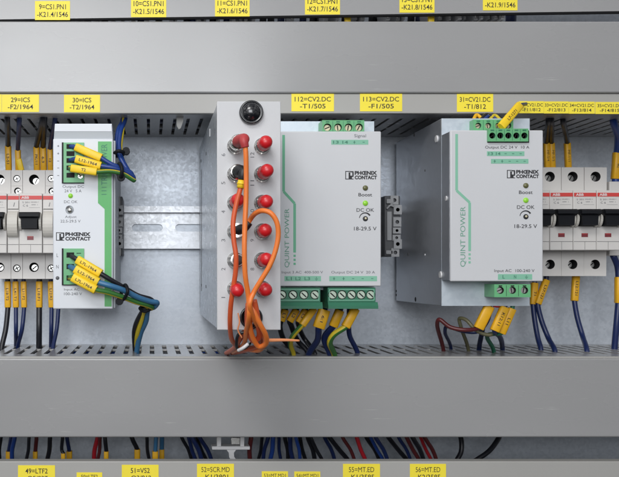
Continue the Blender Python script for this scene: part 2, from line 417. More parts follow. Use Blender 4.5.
for i, (a, c, tx) in enumerate([(519.2, 543.8, '32=CV21.DC\n-F11/812'), (544.0, 568.6, '33=CV21.DC\n-F12/813'), (568.8, 594.8, '34=CV21.DC\n-F13/814'), (595.3, 624, '35=CV21.DC\n-F14/815')]):
    sticker(up, a, c, 101.2 + i*0.25, 113.2 + i*0.25, D2, tx)
zB1, zB0 = Z(357, DF), Z(437, DF)
low = duct('cable_duct', 'grey slotted cable duct below the power supplies, plain cover without labels', zB0, zB1, zB0 - .3, zB1 - 1.0, 3.4)
b = MB('ductband'); b.box(-330, 480, DF - 6, DF - 3.3, zB0 + 2, zB1 - .0, 0, 0.4); b.build('upper_lip', low)
# faint scratches on the cover
b = MB('seam')
for (pa, pb, y, t) in ((437, 448, 418.6, .25), (449, 456, 418.0, .2), (441, 443.5, 375.5, .7), (173, 182, 395, .35), (26, 31, 421, .3), (108, 113, 381, .3)):
    pass
# ---- label panels at the very top and bottom
tp = thing('label_panel', 'grey panel across the top edge with six yellow relay labels', 'label panel', (60, -100, 215))
b = MB('duct', 'matblack')
def tiltz(px, base): return base - (px) * 8.3 / 619.0
xa, xb = X(-300, 100), X(830, 100)
za, zc = Z(19.4 + 300*8.3/619, 100), Z(19.4 - 830*8.3/619, 100)
b.prism([(xa, za), (xb, zc), (xb, 290), (xa, 290)], 97.5, 100)
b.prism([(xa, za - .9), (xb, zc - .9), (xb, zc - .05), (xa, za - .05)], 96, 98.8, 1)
b.build('panel_face', tp)
for (a, c, y0, y1, tx) in [(35, 70, 1, 20, '9=CS1.PN1\n-K21.4/1546'), (131, 166.2, -2.4, 17.2, '10=CS1.PN1\n-K21.5/1546'), (215, 249.6, -2.6, 16.4, '11=CS1.PN1\n-K21.6/1546'),
                           (305, 340, -4.4, 14.5, '12=CS1.PN1\n-K21.7/1546'), (399.5, 434.5, -6.0, 12.6, '13=CS1.PN1\n-K21.8/1546'), (483, 517.5, -8.2, 10.4, '14=CS1.PN1\n-K21.9/1546')]:
    sticker(tp, a, c, y0, y1, 100, tx)
bp_ = thing('label_panel', 'grey panel across the bottom edge with eight yellow motor and control labels', 'label panel', (60, -100, -150))
b = MB('ductband'); b.box(-330, 480, 97.5, 100, -235, Z(461.3, 100), 0, 0.6); b.box(-330, 480, 91, 97.4, Z(461.3, 100) - 2.0, Z(461.3, 100) - 0.3)
b.build('panel_face', bp_)
for (a, c, y0, y1, tx) in [(18, 55, 465.3, 484, '49=LTF2\n-Q5/837'), (76.6, 102.2, 472.4, 486, '50=LTF2\n-Q6/837'), (121.8, 158.6, 464.8, 483.5, '51=VS2\n-Q3/812'), (197, 234, 463.8, 482.5, '52=SCR.MD\n-K1/3801'),
                           (261.8, 288, 471.3, 485, '53=MT.MD1\n-K1/3581'), (294.3, 320.3, 471.5, 485, '54=MT.MD1\n-K2/3581'), (343, 380, 463.9, 482.6, '55=MT.ED\n-K1/3585'), (410, 446, 463.9, 482.6, '56=MT.ED\n-K2/3585')]:
    sticker(bp_, a, c, y0, y1, 100, tx)

# ------------------------------------------------------------------ screws
def screw(name, x, z, d, r, parent, mat_='steel', cross=True, ang=0.5):
    s = MB(mat_, 'matblack')
    s.lathe(x, z, [(0, d - 1.0), (r, d - 1.0), (r, d - .25), (r*0.88, d), (0, d)], 0, 20, False)
    for a in ([ang, ang + PI/2] if cross else [ang]):
        c, q = math.cos(a), math.sin(a); L, w = r*0.78, r*0.15
        s.prism([(x + c*L - q*w, z + q*L + c*w), (x - c*L - q*w, z - q*L + c*w), (x - c*L + q*w, z - q*L - c*w), (x + c*L + q*w, z + q*L - c*w)], d - 0.2, d + 0.07, 1)
    return s.build(name, parent)

# ------------------------------------------------------------------ circuit breakers
def make_breaker(xc, label, dz=0.0):
    w = 17.5; x0, x1 = xc - w/2 + .12, xc + w/2 - .12; zc = ZR + dz
    t = thing('circuit_breaker', label, 'circuit breaker', (xc, 0, zc), 'circuit breakers with black toggles')
    b = MB('breaker', 'matblack')
    b.holed(x0, x1, zc + 22.7, zc + 42, 8.4, 50, [(xc, zc + 34.8, 3.9, 8)])
    b.holed(x0, x1, zc - 42, zc - 22.7, 8.4, 50, [(xc, zc - 33.0, 3.7, 8)])
    b.box(x0, x1, 8.4, 49.8, zc - 22.6, zc + 22.6)
    b.build('housing', t)
    n = MB('breaker', 'seam', 'matblack', 'white')
    n.box(x0, x1, 49.9, 68, zc - 22.5, zc + 22.5, 0, 0.5)
    n.box(x0 + .3, x1 - .3, 68, 68.12, zc - 16.2, zc - 15.9, 1)
    n.box(xc - 7.2, xc + 7.2, 68, 68.15, zc - 4.6, zc + 8.2, 2)
    n.box(xc - 0.1, xc + .1, 68, 68.10, zc - 22, zc - 16.2, 1)
    n.build('front_nose', t)
    r = MB('red'); r.box(x0 + .4, x1 - .15, 68, 68.3, zc + 17.8, zc + 20.6); rr = r.build('red_band', t)
    l = MB('white'); 
    l.text('ABB', Matrix.Translation((x0 + 4.6, -68.42, zc + 19.2)) @ Matrix.Rotation(PI/2, 4, 'X'), 5.8, 1.9, 0, 0.03); l.build('lettering', rr)
    tg = MB('tie')
    pts = [(xc - 7.6, zc + 7.8), (xc + 7.6, zc + 7.8), (xc + 7.6, zc + 4.2), (xc + 6.0, zc + 2.4), (xc + 5.7, zc - 4.2), (xc - 5.7, zc - 4.2), (xc - 6.0, zc + 2.4), (xc - 7.6, zc + 4.2)]
    tg.prism(pts, 68.2, 76.0)
    tg.xprism([(76.05, zc + 7.4), (78.0, zc + 6.8), (78.3, zc + 4.4), (76.05, zc + 3.2)], xc - 7.4, xc + 7.4)
    tg.build('toggle', t)
    for sg in (-1, 1):
        c = MB('cheek')
        pr = [(68.1, zc + 6.8)] + [(68.1 + 5.2*math.sin(PI*i/10), zc + 1.2 + 6.6*math.cos(PI*i/10)) for i in range(1, 10)] + [(68.1, zc - 5.6)]
        xa_, xb_ = sorted((xc + sg*8.4, xc + sg*6.6))
        c.xprism(pr, xa_, xb_); c.build('toggle_cheek', t)
    wn = MB('darkred', 'red'); wn.box(xc - 2.6, xc + 2.2, 68, 68.25, zc - 12.6, zc - 9.8, 0); wn.box(xc - 2.1, xc + 1.7, 68.25, 68.35, zc - 10.5, zc - 10.1, 1); wn.build('status_window', t)
    screw('terminal_screw', xc + .9, zc + 34.0, 44.6, 2.75, t, ang=1.1, cross=False); screw('terminal_screw', xc - .3, zc - 33.3, 44.6, 2.7, t, ang=0.7, cross=False)
    # small rating print
    pr = MB('inkgrey')
    for (tx, ox, oz, ww, hh) in [('S 201', -3.6, 15.6, 5.2, 1.2), ('C 6', -3.9, 13.2, 3.8, 1.5), ('230/400 V', 3.0, 15.8, 6.0, .8), ('6000', 2.2, 13.9, 3.0, .8), ('2', 5.2, 13.9, .5, .8)]:
        pr.text(tx, Matrix.Translation((xc + ox, -68.12, zc + oz)) @ Matrix.Rotation(PI/2, 4, 'X'), ww, hh, 0)
    pr.box(xc - 1.2, xc + 7.0, 68, 68.06, zc + 11.6, zc + 11.75)
    pr.build('rating_print', t)
    return t
def make_aux(xc, label):
    w = 9.0; x0, x1 = xc - w/2 + .12, xc + w/2 - .12; zc = ZR
    t = thing('auxiliary_contact', label, 'auxiliary contact', (xc, 0, zc), 'narrow auxiliary contacts beside breakers')
    b = MB('breaker', 'matblack')
    b.holed(x0, x1, zc + 29.8, zc + 42, 8.4, 50, [(xc, zc + 35.5, 2.75, 5)])
    b.holed(x0, x1, zc + 22.7, zc + 29.7, 8.4, 50, [(xc + .6, zc + 25.9, 2.7, 5)])
    b.holed(x0, x1, zc - 42, zc - 22.7, 8.4, 50, [(xc, zc - 33.8, 2.9, 5)])
    b.box(x0, x1, 8.4, 49.8, zc - 22.6, zc + 22.6); b.build('housing', t)
    n = MB('breaker', 'seam'); n.box(x0, x1, 49.9, 66.5, zc - 22.5, zc + 22.5, 0, 0.5)
    n.box(x0 + .3, x1 - .3, 66.5, 66.62, zc - 16.2, zc - 15.9, 1); n.box(x0 + .4, x1 - .4, 66.5, 66.62, zc + 10.4, zc + 10.65, 1)
    n.box(x0 + .4, x1 - .4, 66.5, 67.6, zc + 10.9, zc + 16.9, 0)
    n.build('front_nose', t)
    r = MB('red'); r.box(x0 + .2, x1 - .2, 66.5, 66.8, zc + 17.8, zc + 20.6); r.build('red_band', t)
    c = MB('cheek')
    pr = [(66.5, zc + 9.2)] + [(66.5 + 6.5*math.sin(PI*i/12), zc - .8 + 9.8*math.cos(PI*i/12)) for i in range(1, 12)] + [(66.5, zc - 10.6)]
    fs = c.xprism(pr, x0 + .6, x1 - .6)
    c.build('rocker_cover', t)
    p = MB('inkgrey'); p.prism([(xc + .2, zc + 12.6), (xc + 1.0, zc + 15.6), (xc + 1.4, zc + 15.5), (xc + .7, zc + 12.5)], 67.6, 67.7); p.build('symbol_print', t)
    screw('terminal_screw', xc, zc + 35.5, 49.2, 2.3, t, cross=True); screw('terminal_screw', xc + .6, zc + 25.9, 47, 2.2, t, cross=True); screw('terminal_screw', xc, zc - 33.8, 49.2, 2.4, t, cross=True)
    return t
xc = X(34, 50)
br = make_breaker(xc, 'circuit breaker right beside the narrow power supply, fully in view, black toggle up')
b2 = copy_tree(br); b2.location.x = (xc - 26.6) * MM; b2['label'] = 'circuit breaker cut off by the left picture edge, only its right half seen'
ax = make_aux(xc + 13.3, 'narrow auxiliary contact partly hidden by the white and green power supply')
a2 = copy_tree(ax); a2.location.x = (xc - 13.3) * MM; a2['label'] = 'narrow auxiliary contact with beige rocker between the two left circuit breakers'
labs = ['circuit breaker mostly hidden behind the right edge of the wide deep power supply', 'circuit breaker just right of the wide deep power supply, below the sleeve pair',
        'middle breaker of the three whose terminal screws show on the right', 'circuit breaker with terminal screws at the right end of the right row']
for i in range(4):
    c = copy_tree(br); c.location.x = (291.6 + 17.55*i) * MM; c.location.z = (ZR + 2.2) * MM; c['label'] = labs[i]; c.rotation_euler.y = (0.004, -0.003, 0.0, 0.005)[i]
# low device cut by the right edge
t = thing('terminal_module', 'pale low module cut off by the right edge beside the last breaker', 'module', (362, 0, ZR + 2))
b = MB('breaker', 'seam'); b.box(355.2, 372.5, 8.4, 50, ZR - 24, Z(181.5, 50), 0, .4); b.box(352.8 + 8, 372, 50.1, 66, ZR - 18, ZR + 22, 0, .5)
b.build('housing', t)
b = MB('red'); b.box(360.8, 372, 66, 66.3, ZR + 19.6, ZR + 22); b.build('red_band', t)

# ------------------------------------------------------------------ logo and small front prints
def logo(mb, px0, px1, py0, py1, d, mi):
    s_ = py1 - py0; bx = px0 + s_ * 1.0
    # emblem: outlined square with a P that runs into the frame
    th = s_ * 0.09
    for a in ((px0, px0+th, py0, py1), (px0 + th, px0 + s_*.62, py0, py0+th), (px0 + th, px0 + s_*.98, py1-th, py1)):
        mb.pbox(*a, d + .1, d, mi)
    mb.pbox(px0 + s_*.40, px0 + s_*.60, py0 + s_*.16, py1 - th, d + .12, d, mi)
    mb.pbox(px0 + s_*.60, px0 + s_*.98, py0 + s_*.02, py0 + s_*.16, d + .12, d, mi)
    mb.pbox(px0 + s_*.84, px0 + s_*1.0, py0 + s_*.16, py0 + s_*.55, d + .12, d, mi)
    mb.pbox(px0 + s_*.60, px0 + s_*.98, py0 + s_*.55, py0 + s_*.70, d + .12, d, mi)
    mb.pbox(px0 + s_*.60, px0 + s_*.80, py0 + s_*.70, py1 - th, d + .11, d, mi)
    mb.ptext('PHŒNIX', bx + s_*.12, px1, py0, py0 + s_*.46, d + .08, mi, bold=0.05)
    mb.ptext('CONTACT', bx + s_*.12, px1, py0 + s_*.54, py1, d + .08, mi, bold=0.05)
def led(px, py, d, rpx, on, parent):
    s = MB('ledon' if on else 'ledoff', 'steel'); x, z, r = X(px, d), Z(py, d), rpx / sc(d)
    s.lathe(x, z, [(r, d - .2), (r, d + .3), (r*.7, d + .9), (0, d + 1.2)], 0, 16)
    return s.build('status_light', parent)
def arc(mb, px, py, d, r0, r1, a0, a1, mi):
    n = 14; x, z = X(px, d), Z(py, d); q = sc(d)
    o = [(x + r1/q*math.cos(a0 + (a1-a0)*i/n), z + r1/q*math.sin(a0 + (a1-a0)*i/n)) for i in range(n+1)]
    i_ = [(x + (r1 - (r1-r0)*(0.35 + 0.65*i/n))/q*math.cos(a0 + (a1-a0)*i/n), z + (r1 - (r1-r0)*(0.35+0.65*i/n))/q*math.sin(a0 + (a1-a0)*i/n)) for i in range(n+1)]
    mb.prism(o + i_[::-1], d, d + .1, mi)
def polyline_px(mb, pts, wpx, d, mi, th=.12):
    for (x0, y0), (x1, y1) in zip(pts, pts[1:]):
        dx, dy = x1-x0, y1-y0; L = math.hypot(dx, dy); nx, ny = -dy/L*wpx/2, dx/L*wpx/2
        q = [(x0+nx, y0+ny), (x1+nx, y1+ny), (x1-nx, y1-ny), (x0-nx, y0-ny)]
        mb.prism([(X(a, d), Z(c, d)) for a, c in q], d, d + th, mi)
        th += .02
def legend(parent, px0, px1, py0, py1, d, cells):
    s = MB('stripepale', 'inkgreen'); n = len(cells); w = (px1-px0)/n
    s.pbox(px0, px1, py0, py1, d + .12, d, 0)
    for i, c in enumerate(cells):
        a = px0 + w*(i + .5)
        ww = min(w*.3, 1.3) if len(c) == 1 else w*.34
        if c in '+-': s.pbox(a - 1.1, a + 1.1, (py0+py1)/2 - .32, (py0+py1)/2 + .32, d + .2, d + .12, 1)
        if c == '+': s.pbox(a - .35, a + .35, (py0+py1)/2 - 1.4, (py0+py1)/2 + 1.4, d + .22, d + .12, 1)
        if c == 'E':
            for q, yy in enumerate((.0, 1.0, 2.0)): s.pbox(a - 1.6 + q*.5, a + 1.6 - q*.5, (py0+py1)/2 + yy*.8 - .1, (py0+py1)/2 + .28 + yy*.8, d + .2, d + .12, 1)
            s.pbox(a - .2, a + .2, (py0+py1)/2 - 1.8, (py0+py1)/2, d + .2, d + .12, 1)
        elif c not in '+-': s.ptext(c, a - ww*.9, a + ww*.9, py0 + (py1-py0)*.2, py1 - (py1-py0)*.2, d + .2, 1, bold=.02)
        if i: s.pbox(px0 + w*i - .25, px0 + w*i + .25, py0, py1, d + .17, d + .12, 1) if False else None
    return s.build('terminal_legend', parent)
def terminal_block(parent, px0, px1, py0, py1, df, db, n, ry, rpx, main='term', hole='matblack', screwmat='brass', frame=False, lip=None, sdepth=2.0):
    s = MB(main, hole, 'stripepale', 'matblack')
    x0, x1, z0, z1 = X(px0, df), X(px1, df), Z(py1, df), Z(py0, df); w = (x1-x0)/n
    hs = [(x0 + w*(i+.5), Z(ry, df), rpx/sc(df), 4.0) for i in range(n)]
    s.holed(x0, x1, z0, z1, db, df, hs, 0, 1)
    if frame:
        t = .45
        s.box(x0 + .8, x1 - .8, df, df + .25, z1 - 1.6, z1 - 1.6 + t, 2); s.box(x0 + .8, x1 - .8, df, df + .25, z0 + 1.0, z0 + 1.0 + t, 2)
        s.box(x0 + .8, x0 + .8 + t, df, df + .22, z0 + 1.0 + t, z1 - 1.6, 2); s.box(x1 - .8 - t, x1 - .8, df, df + .22, z0 + 1.0 + t, z1 - 1.6, 2)
    else:
        for i in range(1, n): s.box(x0 + w*i - .12, x0 + w*i + .12, df, df + .08, z0 + .6, z1 - .6, 1)
    for i in range(n):
        cx = x0 + w*(i+.5)
        if not frame: s.box(cx - 1.2, cx + 1.2, df, df + .15, z1 - 1.5, z1 - .7, 1)
    if lip:
        zl = Z(lip, df)
        s.xprism([(db, z0 - .1), (df + 1.5, z0 - .1), (df + 3.2, z0 - .1 - (z0 - zl)*.55), (df + 3.2, zl), (db, zl)], x0 - .3, x1 + 1.0, 0)
    o = s.build('terminal_block', parent)
    for i in range(n):
        screw('screw', x0 + w*(i+.5) + .15, Z(ry, df) - .1, df - sdepth, rpx/sc(df)*.86, o, 'palescrew' if frame else screwmat, cross=False, ang=-.75 if frame else 0.4 + (i*1.3) % 1.6)
    return o

# ------------------------------------------------------------------ narrow supply (white and green)
DT = 115.0
t = thing('power_supply', 'narrow white power supply with a green side stripe and yellow sleeved wires', 'power supply', (X(84, DT), 0, ZR))
tx0, tx1 = X(53, DT), X(113.0, DT)
b = MB('trio')
zt, zb_ = Z(138.6, DT), Z(309, DT)
b.box(tx0, tx1, 8.5, DT, zb_, zt, 0, 0.8)
b.prism([(tx0 + .2, zt + .05), (tx1 - .2, zt + .05), (tx1 - 1.0, Z(123, DT)), (tx0 + 1.0, Z(123, DT))], 12, DT - 3.2)
b.build('housing', t)
b = MB('trioband', 'trio'); b.prism([(tx0 + .3, zt + .2), (tx1 - .3, zt + .2), (tx1 - .8, Z(131, DT)), (tx0 + .8, Z(131, DT))], DT - 3.2, DT - 2.2, 0)
b.prism([(tx0 + .9, Z(130.9, DT)), (tx1 - .9, Z(130.9, DT)), (tx1 - 1.3, Z(124, DT)), (tx0 + 1.3, Z(124, DT))], DT - 3.2, DT - 2.0, 1)
b.build('top_vent_band', t)
b = MB('trioband', 'trio'); b.box(tx1 + .05, tx1 + 1.6, 10, DT - 2.5, zb_ + .5, zt - 1, 0, .3); b.build('side_cover', t)
b = MB('triogreen')
g = [(98, 141.5), (111.6, 141.5), (111.6, 306.5), (104.6, 306.5), (104.6, 209), (98, 203)]
b.prism([(X(a, DT), Z(c, DT)) for a, c in g], DT, DT + .3); gs = b.build('green_stripe', t)
b = MB('inkgreen'); b.ptext('TRIO POWER', 101.2, 107.2, 144, 185, DT + .42, 0, rot=1, bold=.0)
for y in (187, 190.5, 194): b.pbox(101.5, 106.5, y, y + .6, DT + .42, DT + .3)
b.build('lettering', gs)
b = MB('inkgrey', 'ink')
b.ptext('Output DC', 62.5, 84, 185.2, 188.6, DT + .1, 0); b.ptext('24 V   5 A', 64.5, 81.5, 189.4, 192.4, DT + .1, 0)
b.ptext('DC OK', 64, 77.5, 200.4, 203.2, DT + .1, 0); b.ptext('Adjust', 65, 76.5, 215.6, 218.6, DT + .1, 0); b.ptext('22.5-29.5 V', 60.5, 80.5, 219.8, 222.5, DT + .1, 0)
b.ptext('Input AC', 64, 79.5, 288.2, 291.2, DT + .1, 0); b.ptext('100-240 V', 64, 82, 292.4, 295.2, DT + .1, 0)
for y, c in ((146, '+'), (153.5, '+'), (161, '-'), (168, '-'), (175.5, '-')):
    b.pbox(57.2, 59.2, y - .25, y + .25, DT + .1, DT, 0)
    if c == '+': b.pbox(57.95, 58.45, y - 1, y + 1, DT + .12, DT, 0)
b.ptext('L', 56.6, 58.2, 253.5, 257, DT + .1, 0); b.ptext('N', 56.2, 58.6, 265, 268.5, DT + .1, 0)
b.lathe(X(57.5, DT), Z(278, DT), [(1.3, DT), (1.3, DT + .1), (0, DT + .1)], 0)
logo(b, 56, 90.5, 232.3, 240.6, DT, 1)
b.build('lettering', t)
led(70.5, 195.8, DT, 2.4, True, t)
b = MB('trioband', 'steel', 'seam'); xk, zk = X(69.5, DT), Z(209.5, DT)
b.lathe(xk, zk, [(2.9, DT - .1), (2.9, DT + .4), (2.5, DT + .6), (2.3, DT + .2), (0, DT + .2)], 0); b.lathe(xk + .3, zk - .5, [(1.7, DT + .2), (1.7, DT + 1.0), (0, DT + 1.1)], 1)
b.prism([(xk - .1, zk + 1.3), (xk - 2.3, zk + .4), (xk - 1.9, zk + 2.0), (xk, zk + 2.7)], DT + .6, DT + .75, 2); b.build('adjustment_dial', t)
def push_block(px0, px1, py0, py1, ys, hx, hw, hh, extra=None):
    d = DT
    s = MB('term', 'matblack', 'stripepale')
    s.pbox(px0, px1, py0, py1, d + .9, d - .5, 0)
    s.pbox(px0 - .2, px0 + 1.4, py0 - .2, py1 + .2, d + 1.1, d - .3, 1); s.pbox(px0 + 1.4, px1, py1 - .5, py1 + .3, d + 1.15, d - .3, 1)
    for y in ys: s.pbox(hx - hw, hx + hw, y - hh, y + hh, d + 1.05, d + .4, 1)
    for y in ys[:3] if extra else ys: s.pbox(px1 - 7.5, px1 - 3, y - hh*.8, y - hh*.8 + .7, d + 1.0, d + .5, 1)
    o = s.build('terminal_block', t)
    return o
ob = push_block(62, 84, 142.5, 183, [146.5, 153.6, 160.5, 167.8, 175.2], 70.5, 4, 2.4)
screw('screw', X(80.5, DT), Z(176.3, DT), DT + 1.4, 1.9, ob, 'steel')
ob = push_block(62, 84, 248.5, 285, [255, 266.5, 278], 70.3, 3.8, 2.6)

# ------------------------------------------------------------------ wide supplies
DC, DH = 131.0, 115.0
def quint(label, cpx0, cpx1, cpy0, cpy1, top_px1, hx0, hx1, hpy0, hpy1):
    t = thing('power_supply', label, 'power supply', ((hx0+hx1)/2, 0, (Z(hpy0, DH)+Z(hpy1, DH))/2))
    b = MB('chassis', 'zinc_light', 'matblack', 'steel')
    z0, z1 = Z(hpy1, DH), Z(hpy0, DH)
    b.box(hx0, hx1, 9, DH - .6, z0, z1, 0, 0.5)
    b.box(hx0 + .1, hx1 - .1, DH - .55, DH, z0 + .1, z1 - .1, 1)
    b.box(hx0 + .15, hx1 - .15, DH + .05, DC - 1.6, Z(cpy1, DC) + .8, Z(cpy0, DC) - .8, 0)
    o = b.build('housing', t)
    b = MB('psu'); b.box(X(cpx0, DC), X(cpx1, DC), DC - 1.5, DC, Z(cpy1, DC), Z(cpy0, DC), 0, 0.7); c = b.build('front_cover', t)
    return t, o, c, z0, z1
def quint_marks(t, c, lx, ly0, ly1, jx, ly2, qx0, qx1, qy0, qy1, rx, lg, boost, ok, pot, vy):
    b = MB('stripe' if lx < 400 else 'stripepale')
    polyline_px(b, [(lx, ly0), (lx, ly1), (jx, ly1 + 12), (jx, ly2)], 2.6, DC, 0)
    for i in range(3): b.pbox(jx - 1.1, jx + 1.1, ly2 + 2.2 + i*4.0, ly2 + 4.4 + i*4.0, DC + .12, DC)
    b.build('green_line', t)
    b = MB('inkgrey', 'ink', 'printgreen')
    b.ptext('QUINT POWER', qx0, qx1, qy0, qy1, DC + .1, 2, rot=1)
    logo(b, *lg, DC, 1)
    b.ptext('Boost', rx - 6.8, rx + 6.8, boost + 5, boost + 8.4, DC + .1, 1, bold=.01)
    b.ptext('DC OK', rx - 8.8, rx + 8.8, ok + 5, ok + 8.6, DC + .1, 1, bold=.005)
    b.ptext('18-29.5 V', rx - 11.3, rx + 11.3, vy - 1.9, vy + 1.9, DC + .1, 1, bold=.005)
    arc(b, rx, pot + 4, DC, 4.6, 6.2, PI*0.97, PI*.18, 1)
    b.build('lettering', t)
    led(rx, boost, DC, 2.7, False, t); led(rx, ok, DC, 2.7, True, t)
    b = MB('black', 'brass'); x, z = X(rx, DC), Z(pot + 4.2, DC)
    b.lathe(x, z, [(1.75, DC), (1.75, DC + .2), (1.5, DC + .25), (0, DC + .22)], 0); b.lathe(x + .3, z + .2, [(.8, DC + .2), (.7, DC + .4), (0, DC + .4)], 1); b.build('adjustment_dial', t)

tm, hm, cm_, z0, z1 = quint('wide pale power supply in the middle, its left edge behind the fibre box', 276.5, 381.2, 131.3, 286.3, 374, X(270.8, DH), X(374.3, DH), 121.2, 290)
quint_marks(tm, cm_, 283.6, 135, 191.5, 294.6, 252.5, 284.6, 290.0, 208.5, 267.5, 365.3, (345.3, 377, 171, 179.4), 188, 203.2, 214.5, 228.6)
b = MB('inkgrey'); b.ptext('Signal', 354.3, 366, 134.2, 138.2, DC + .1, 0); b.build('lettering', tm)
b = MB('inkgrey')
b.ptext('Input 3 AC  400-500 V', 281.8, 323, 270.9, 274.3, DC + .1, 0); b.build('lettering', tm); b = MB('inkgrey'); b.ptext('Output DC 24 V  20 A', 331.3, 375, 270.9, 274.3, DC + .1, 0)
b.build('lettering', tm)
legend(tm, 331.3, 368.3, 139.8, 144.6, DC, ['13', '14', '+', '-'])
legend(tm, 284.5, 321, 276.0, 281.2, DC, ['L1', 'L2', 'L3', 'E']); legend(tm, 329.3, 377, 276.0, 281.2, DC, ['+', '+', '-', '-', '-'])
terminal_block(tm, 322.3, 364.3, 120.2, 134, DC - 3, DH + .2, 4, 127.3, 3.9, 'term', 'termdark', 'brass')
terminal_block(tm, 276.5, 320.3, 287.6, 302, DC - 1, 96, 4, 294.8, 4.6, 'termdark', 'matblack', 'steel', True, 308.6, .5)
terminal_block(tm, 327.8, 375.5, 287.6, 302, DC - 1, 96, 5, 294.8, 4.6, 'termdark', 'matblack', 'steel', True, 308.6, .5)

hx0 = X(441.5, DH)
tr, hr, cr, z0, z1 = quint('wide deep power supply on the right with its metal left side in view', 450.3, 543.2, 130.2, 281.4, 529.7, hx0, X(529.8, DH), 118.3, 306.0)
quint_marks(tr, cr, 456.6, 134, 190.5, 469.6, 251, 460.3, 466.3, 206.5, 266.8, 525.8, (507, 539, 170, 178.2), 185.6, 200.3, 212.5, 226.2)
b = MB('inkgrey', 'ink'); b.ptext('Output DC 24 V  10 A', 485.2, 529.3, 145.8, 149.4, DC + .1, 1); b.build('lettering', tr); b = MB('inkgrey', 'ink'); b.ptext('Input AC  100-240 V', 494.3, 534.5, 269.2, 273, DC + .1, 1)
b.build('lettering', tr)
legend(tr, 487, 524.4, 151.3, 156, DC, ['13', '14', '-', '-', '-']); legend(tr, 491, 528.4, 158.9, 163.6, DC, ['+', '+', '-', '-', '-'])
legend(tr, 498, 532.2, 274.1, 279.6, DC, ['L', 'N', 'E'])
terminal_block(tr, 473.3, 513.3, 119.6, 133, 122, DH + .2, 4, 125.6, 3.0, 'term', 'termdark', 'brass')
terminal_block(tr, 488.3, 528.4, 128.6, 141.4, DC + 2.4, DC - 3, 5, 135.6, 3.1, 'term', 'termdark', 'brass')
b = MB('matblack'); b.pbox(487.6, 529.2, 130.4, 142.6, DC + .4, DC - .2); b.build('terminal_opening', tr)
terminal_block(tr, 494.3, 530.6, 284.3, 297.2, DC + .6, DH - 6, 3, 290.3, 3.6, 'term', 'matblack', 'steel')
# side screws and holes of the metal side
def side_disc(d, z, r, m, h):
    s = MB(m, 'matblack'); x = hx0
    rings = []
    for (rr, hh) in ((r, 0), (r*.9, h), (0, h)):
        rings.append([s.bm.verts.new((x - hh, -(d + rr*math.cos(2*PI*i/16)), z + rr*math.sin(2*PI*i/16))) for i in range(16)] if rr else [s.bm.verts.new((x-hh, -d, z))])
    for i in range(16):
        j = (i+1) % 16
        s.bm.faces.new((rings[0][i], rings[0][j], rings[1][j], rings[1][i])); s.bm.faces.new((rings[1][i], rings[1][j], rings[2][0]))
    return s
def on_side(px, py):
    q = (px - VX) / hx0; return ZB - F/q, (VY - py) / q
for (px, py, r, m, h, nm) in ((437, 139, 2.6, 'steel', .9, 'side_screw'), (441, 274.8, 2.5, 'steel', .9, 'side_screw'), (446.6, 198.5, 1.8, 'steel', .7, 'side_screw'), (425, 170.5, 1.0, 'seam', .15, 'vent_hole'),
                              (408, 254.3, 1.3, 'seam', .15, 'vent_hole'), (425, 254.8, .8, 'steel', .3, 'side_rivet'), (396.3, 291, 1.1, 'matblack', .15, 'vent_hole'), (396.3, 295, 1.1, 'matblack', .15, 'vent_hole'), (415.5, 299.3, 1.8, 'matblack', .15, 'vent_hole'), (414.2, 134.8, 1.6, 'seam', .15, 'vent_hole')):
    d, z = on_side(px, py); side_disc(d, z, r, 'bracket' if m == 'steel' else m, h).build(nm, tr)

# ------------------------------------------------------------------ fibre patch box
DFB = 190.0
fx0, fx1, fz0, fz1 = X(217, DFB), X(280.8, DFB), Z(330, DFB), Z(101.3, DFB)
fb = thing('fibre_patch_box', 'tall narrow grey fibre patch box with two columns of round ports', 'patch box', ((fx0+fx1)/2, 0, ZR))
b = MB('fiberside', 'matblack'); b.box(fx0 + .4, fx1 - .4, 9, DFB - 1.8, fz0 + .4, fz1 - .4, 0, .5)
b.build('housing', fb)
b = MB('fiber'); b.box(fx0, fx1, DFB - 1.7, DFB, fz0, fz1, 0, .45); b.build('front_plate', fb)
b = MB('matblack', 'seam')     # slots and seams pressed in the left side
def fside(d0, d1, za_, zb2, mi=0): b.box(fx0 + .25, fx0 + .42, d0, d1, za_, zb2, mi)
for (px, py) in ((200.6, 160.8), (205.6, 153.6), (201, 285), (205.5, 286.5)):
    q = (px - VX)/fx0; d = ZB - F/q; z = (VY - py)/q; fside(d - 1.6, d + 2.4, z - 1.2, z + 1.0)
fside(14, 15, fz0 + 6, fz1 - 6, 1); fside(30, 30.8, fz0 + 20, fz1 - 22, 1); fside(36, 36.8, fz0 + 20, fz1 - 22, 1)
b.build('side_slots', fb)
b = MB('fiber'); q = (209.5 - VX)/fx0; d = ZB - F/q; b.box(fx0 - .1, fx0 + .3, d - 1.5, d + 1.5, Z(131, 150), Z(123, 150)); b.build('side_tab', fb)
# grommets
for (px, py, r, hole) in ((251, 112.8, 12.0, False), (251, 317.5, 11.4, True)):
    b = MB('glossblack', 'matblack', 'ledoff'); x, z, q = X(px, DFB), Z(py, DFB), sc(DFB); R = r/q
    if not hole: b.lathe(x, z, [(R, DFB), (R, DFB + 2.0), (R*.94, DFB + 3.0), (R*.83, DFB + 3.2), (R*.78, DFB + 2.0), (R*.74, DFB + 2.6), (R*.60, DFB + 4.0), (R*.35, DFB + 5.0), (0, DFB + 5.4)], 0, 40)
    else: b.lathe(x, z, [(R, DFB), (R, DFB + 1.6), (R*.92, DFB + 2.2), (R*.82, DFB + 1.8), (R*.80, DFB + .1), (0, DFB + .1)], 0, 40)
    b.build('cable_grommet', fb)
ROWS = [Z(y, 210) for y in (141, 170.3, 200.3, 230, 260, 289.5)]
XL, XR = X(235.2, DFB), X(262.2, DFB)
b = MB('inkgrey')
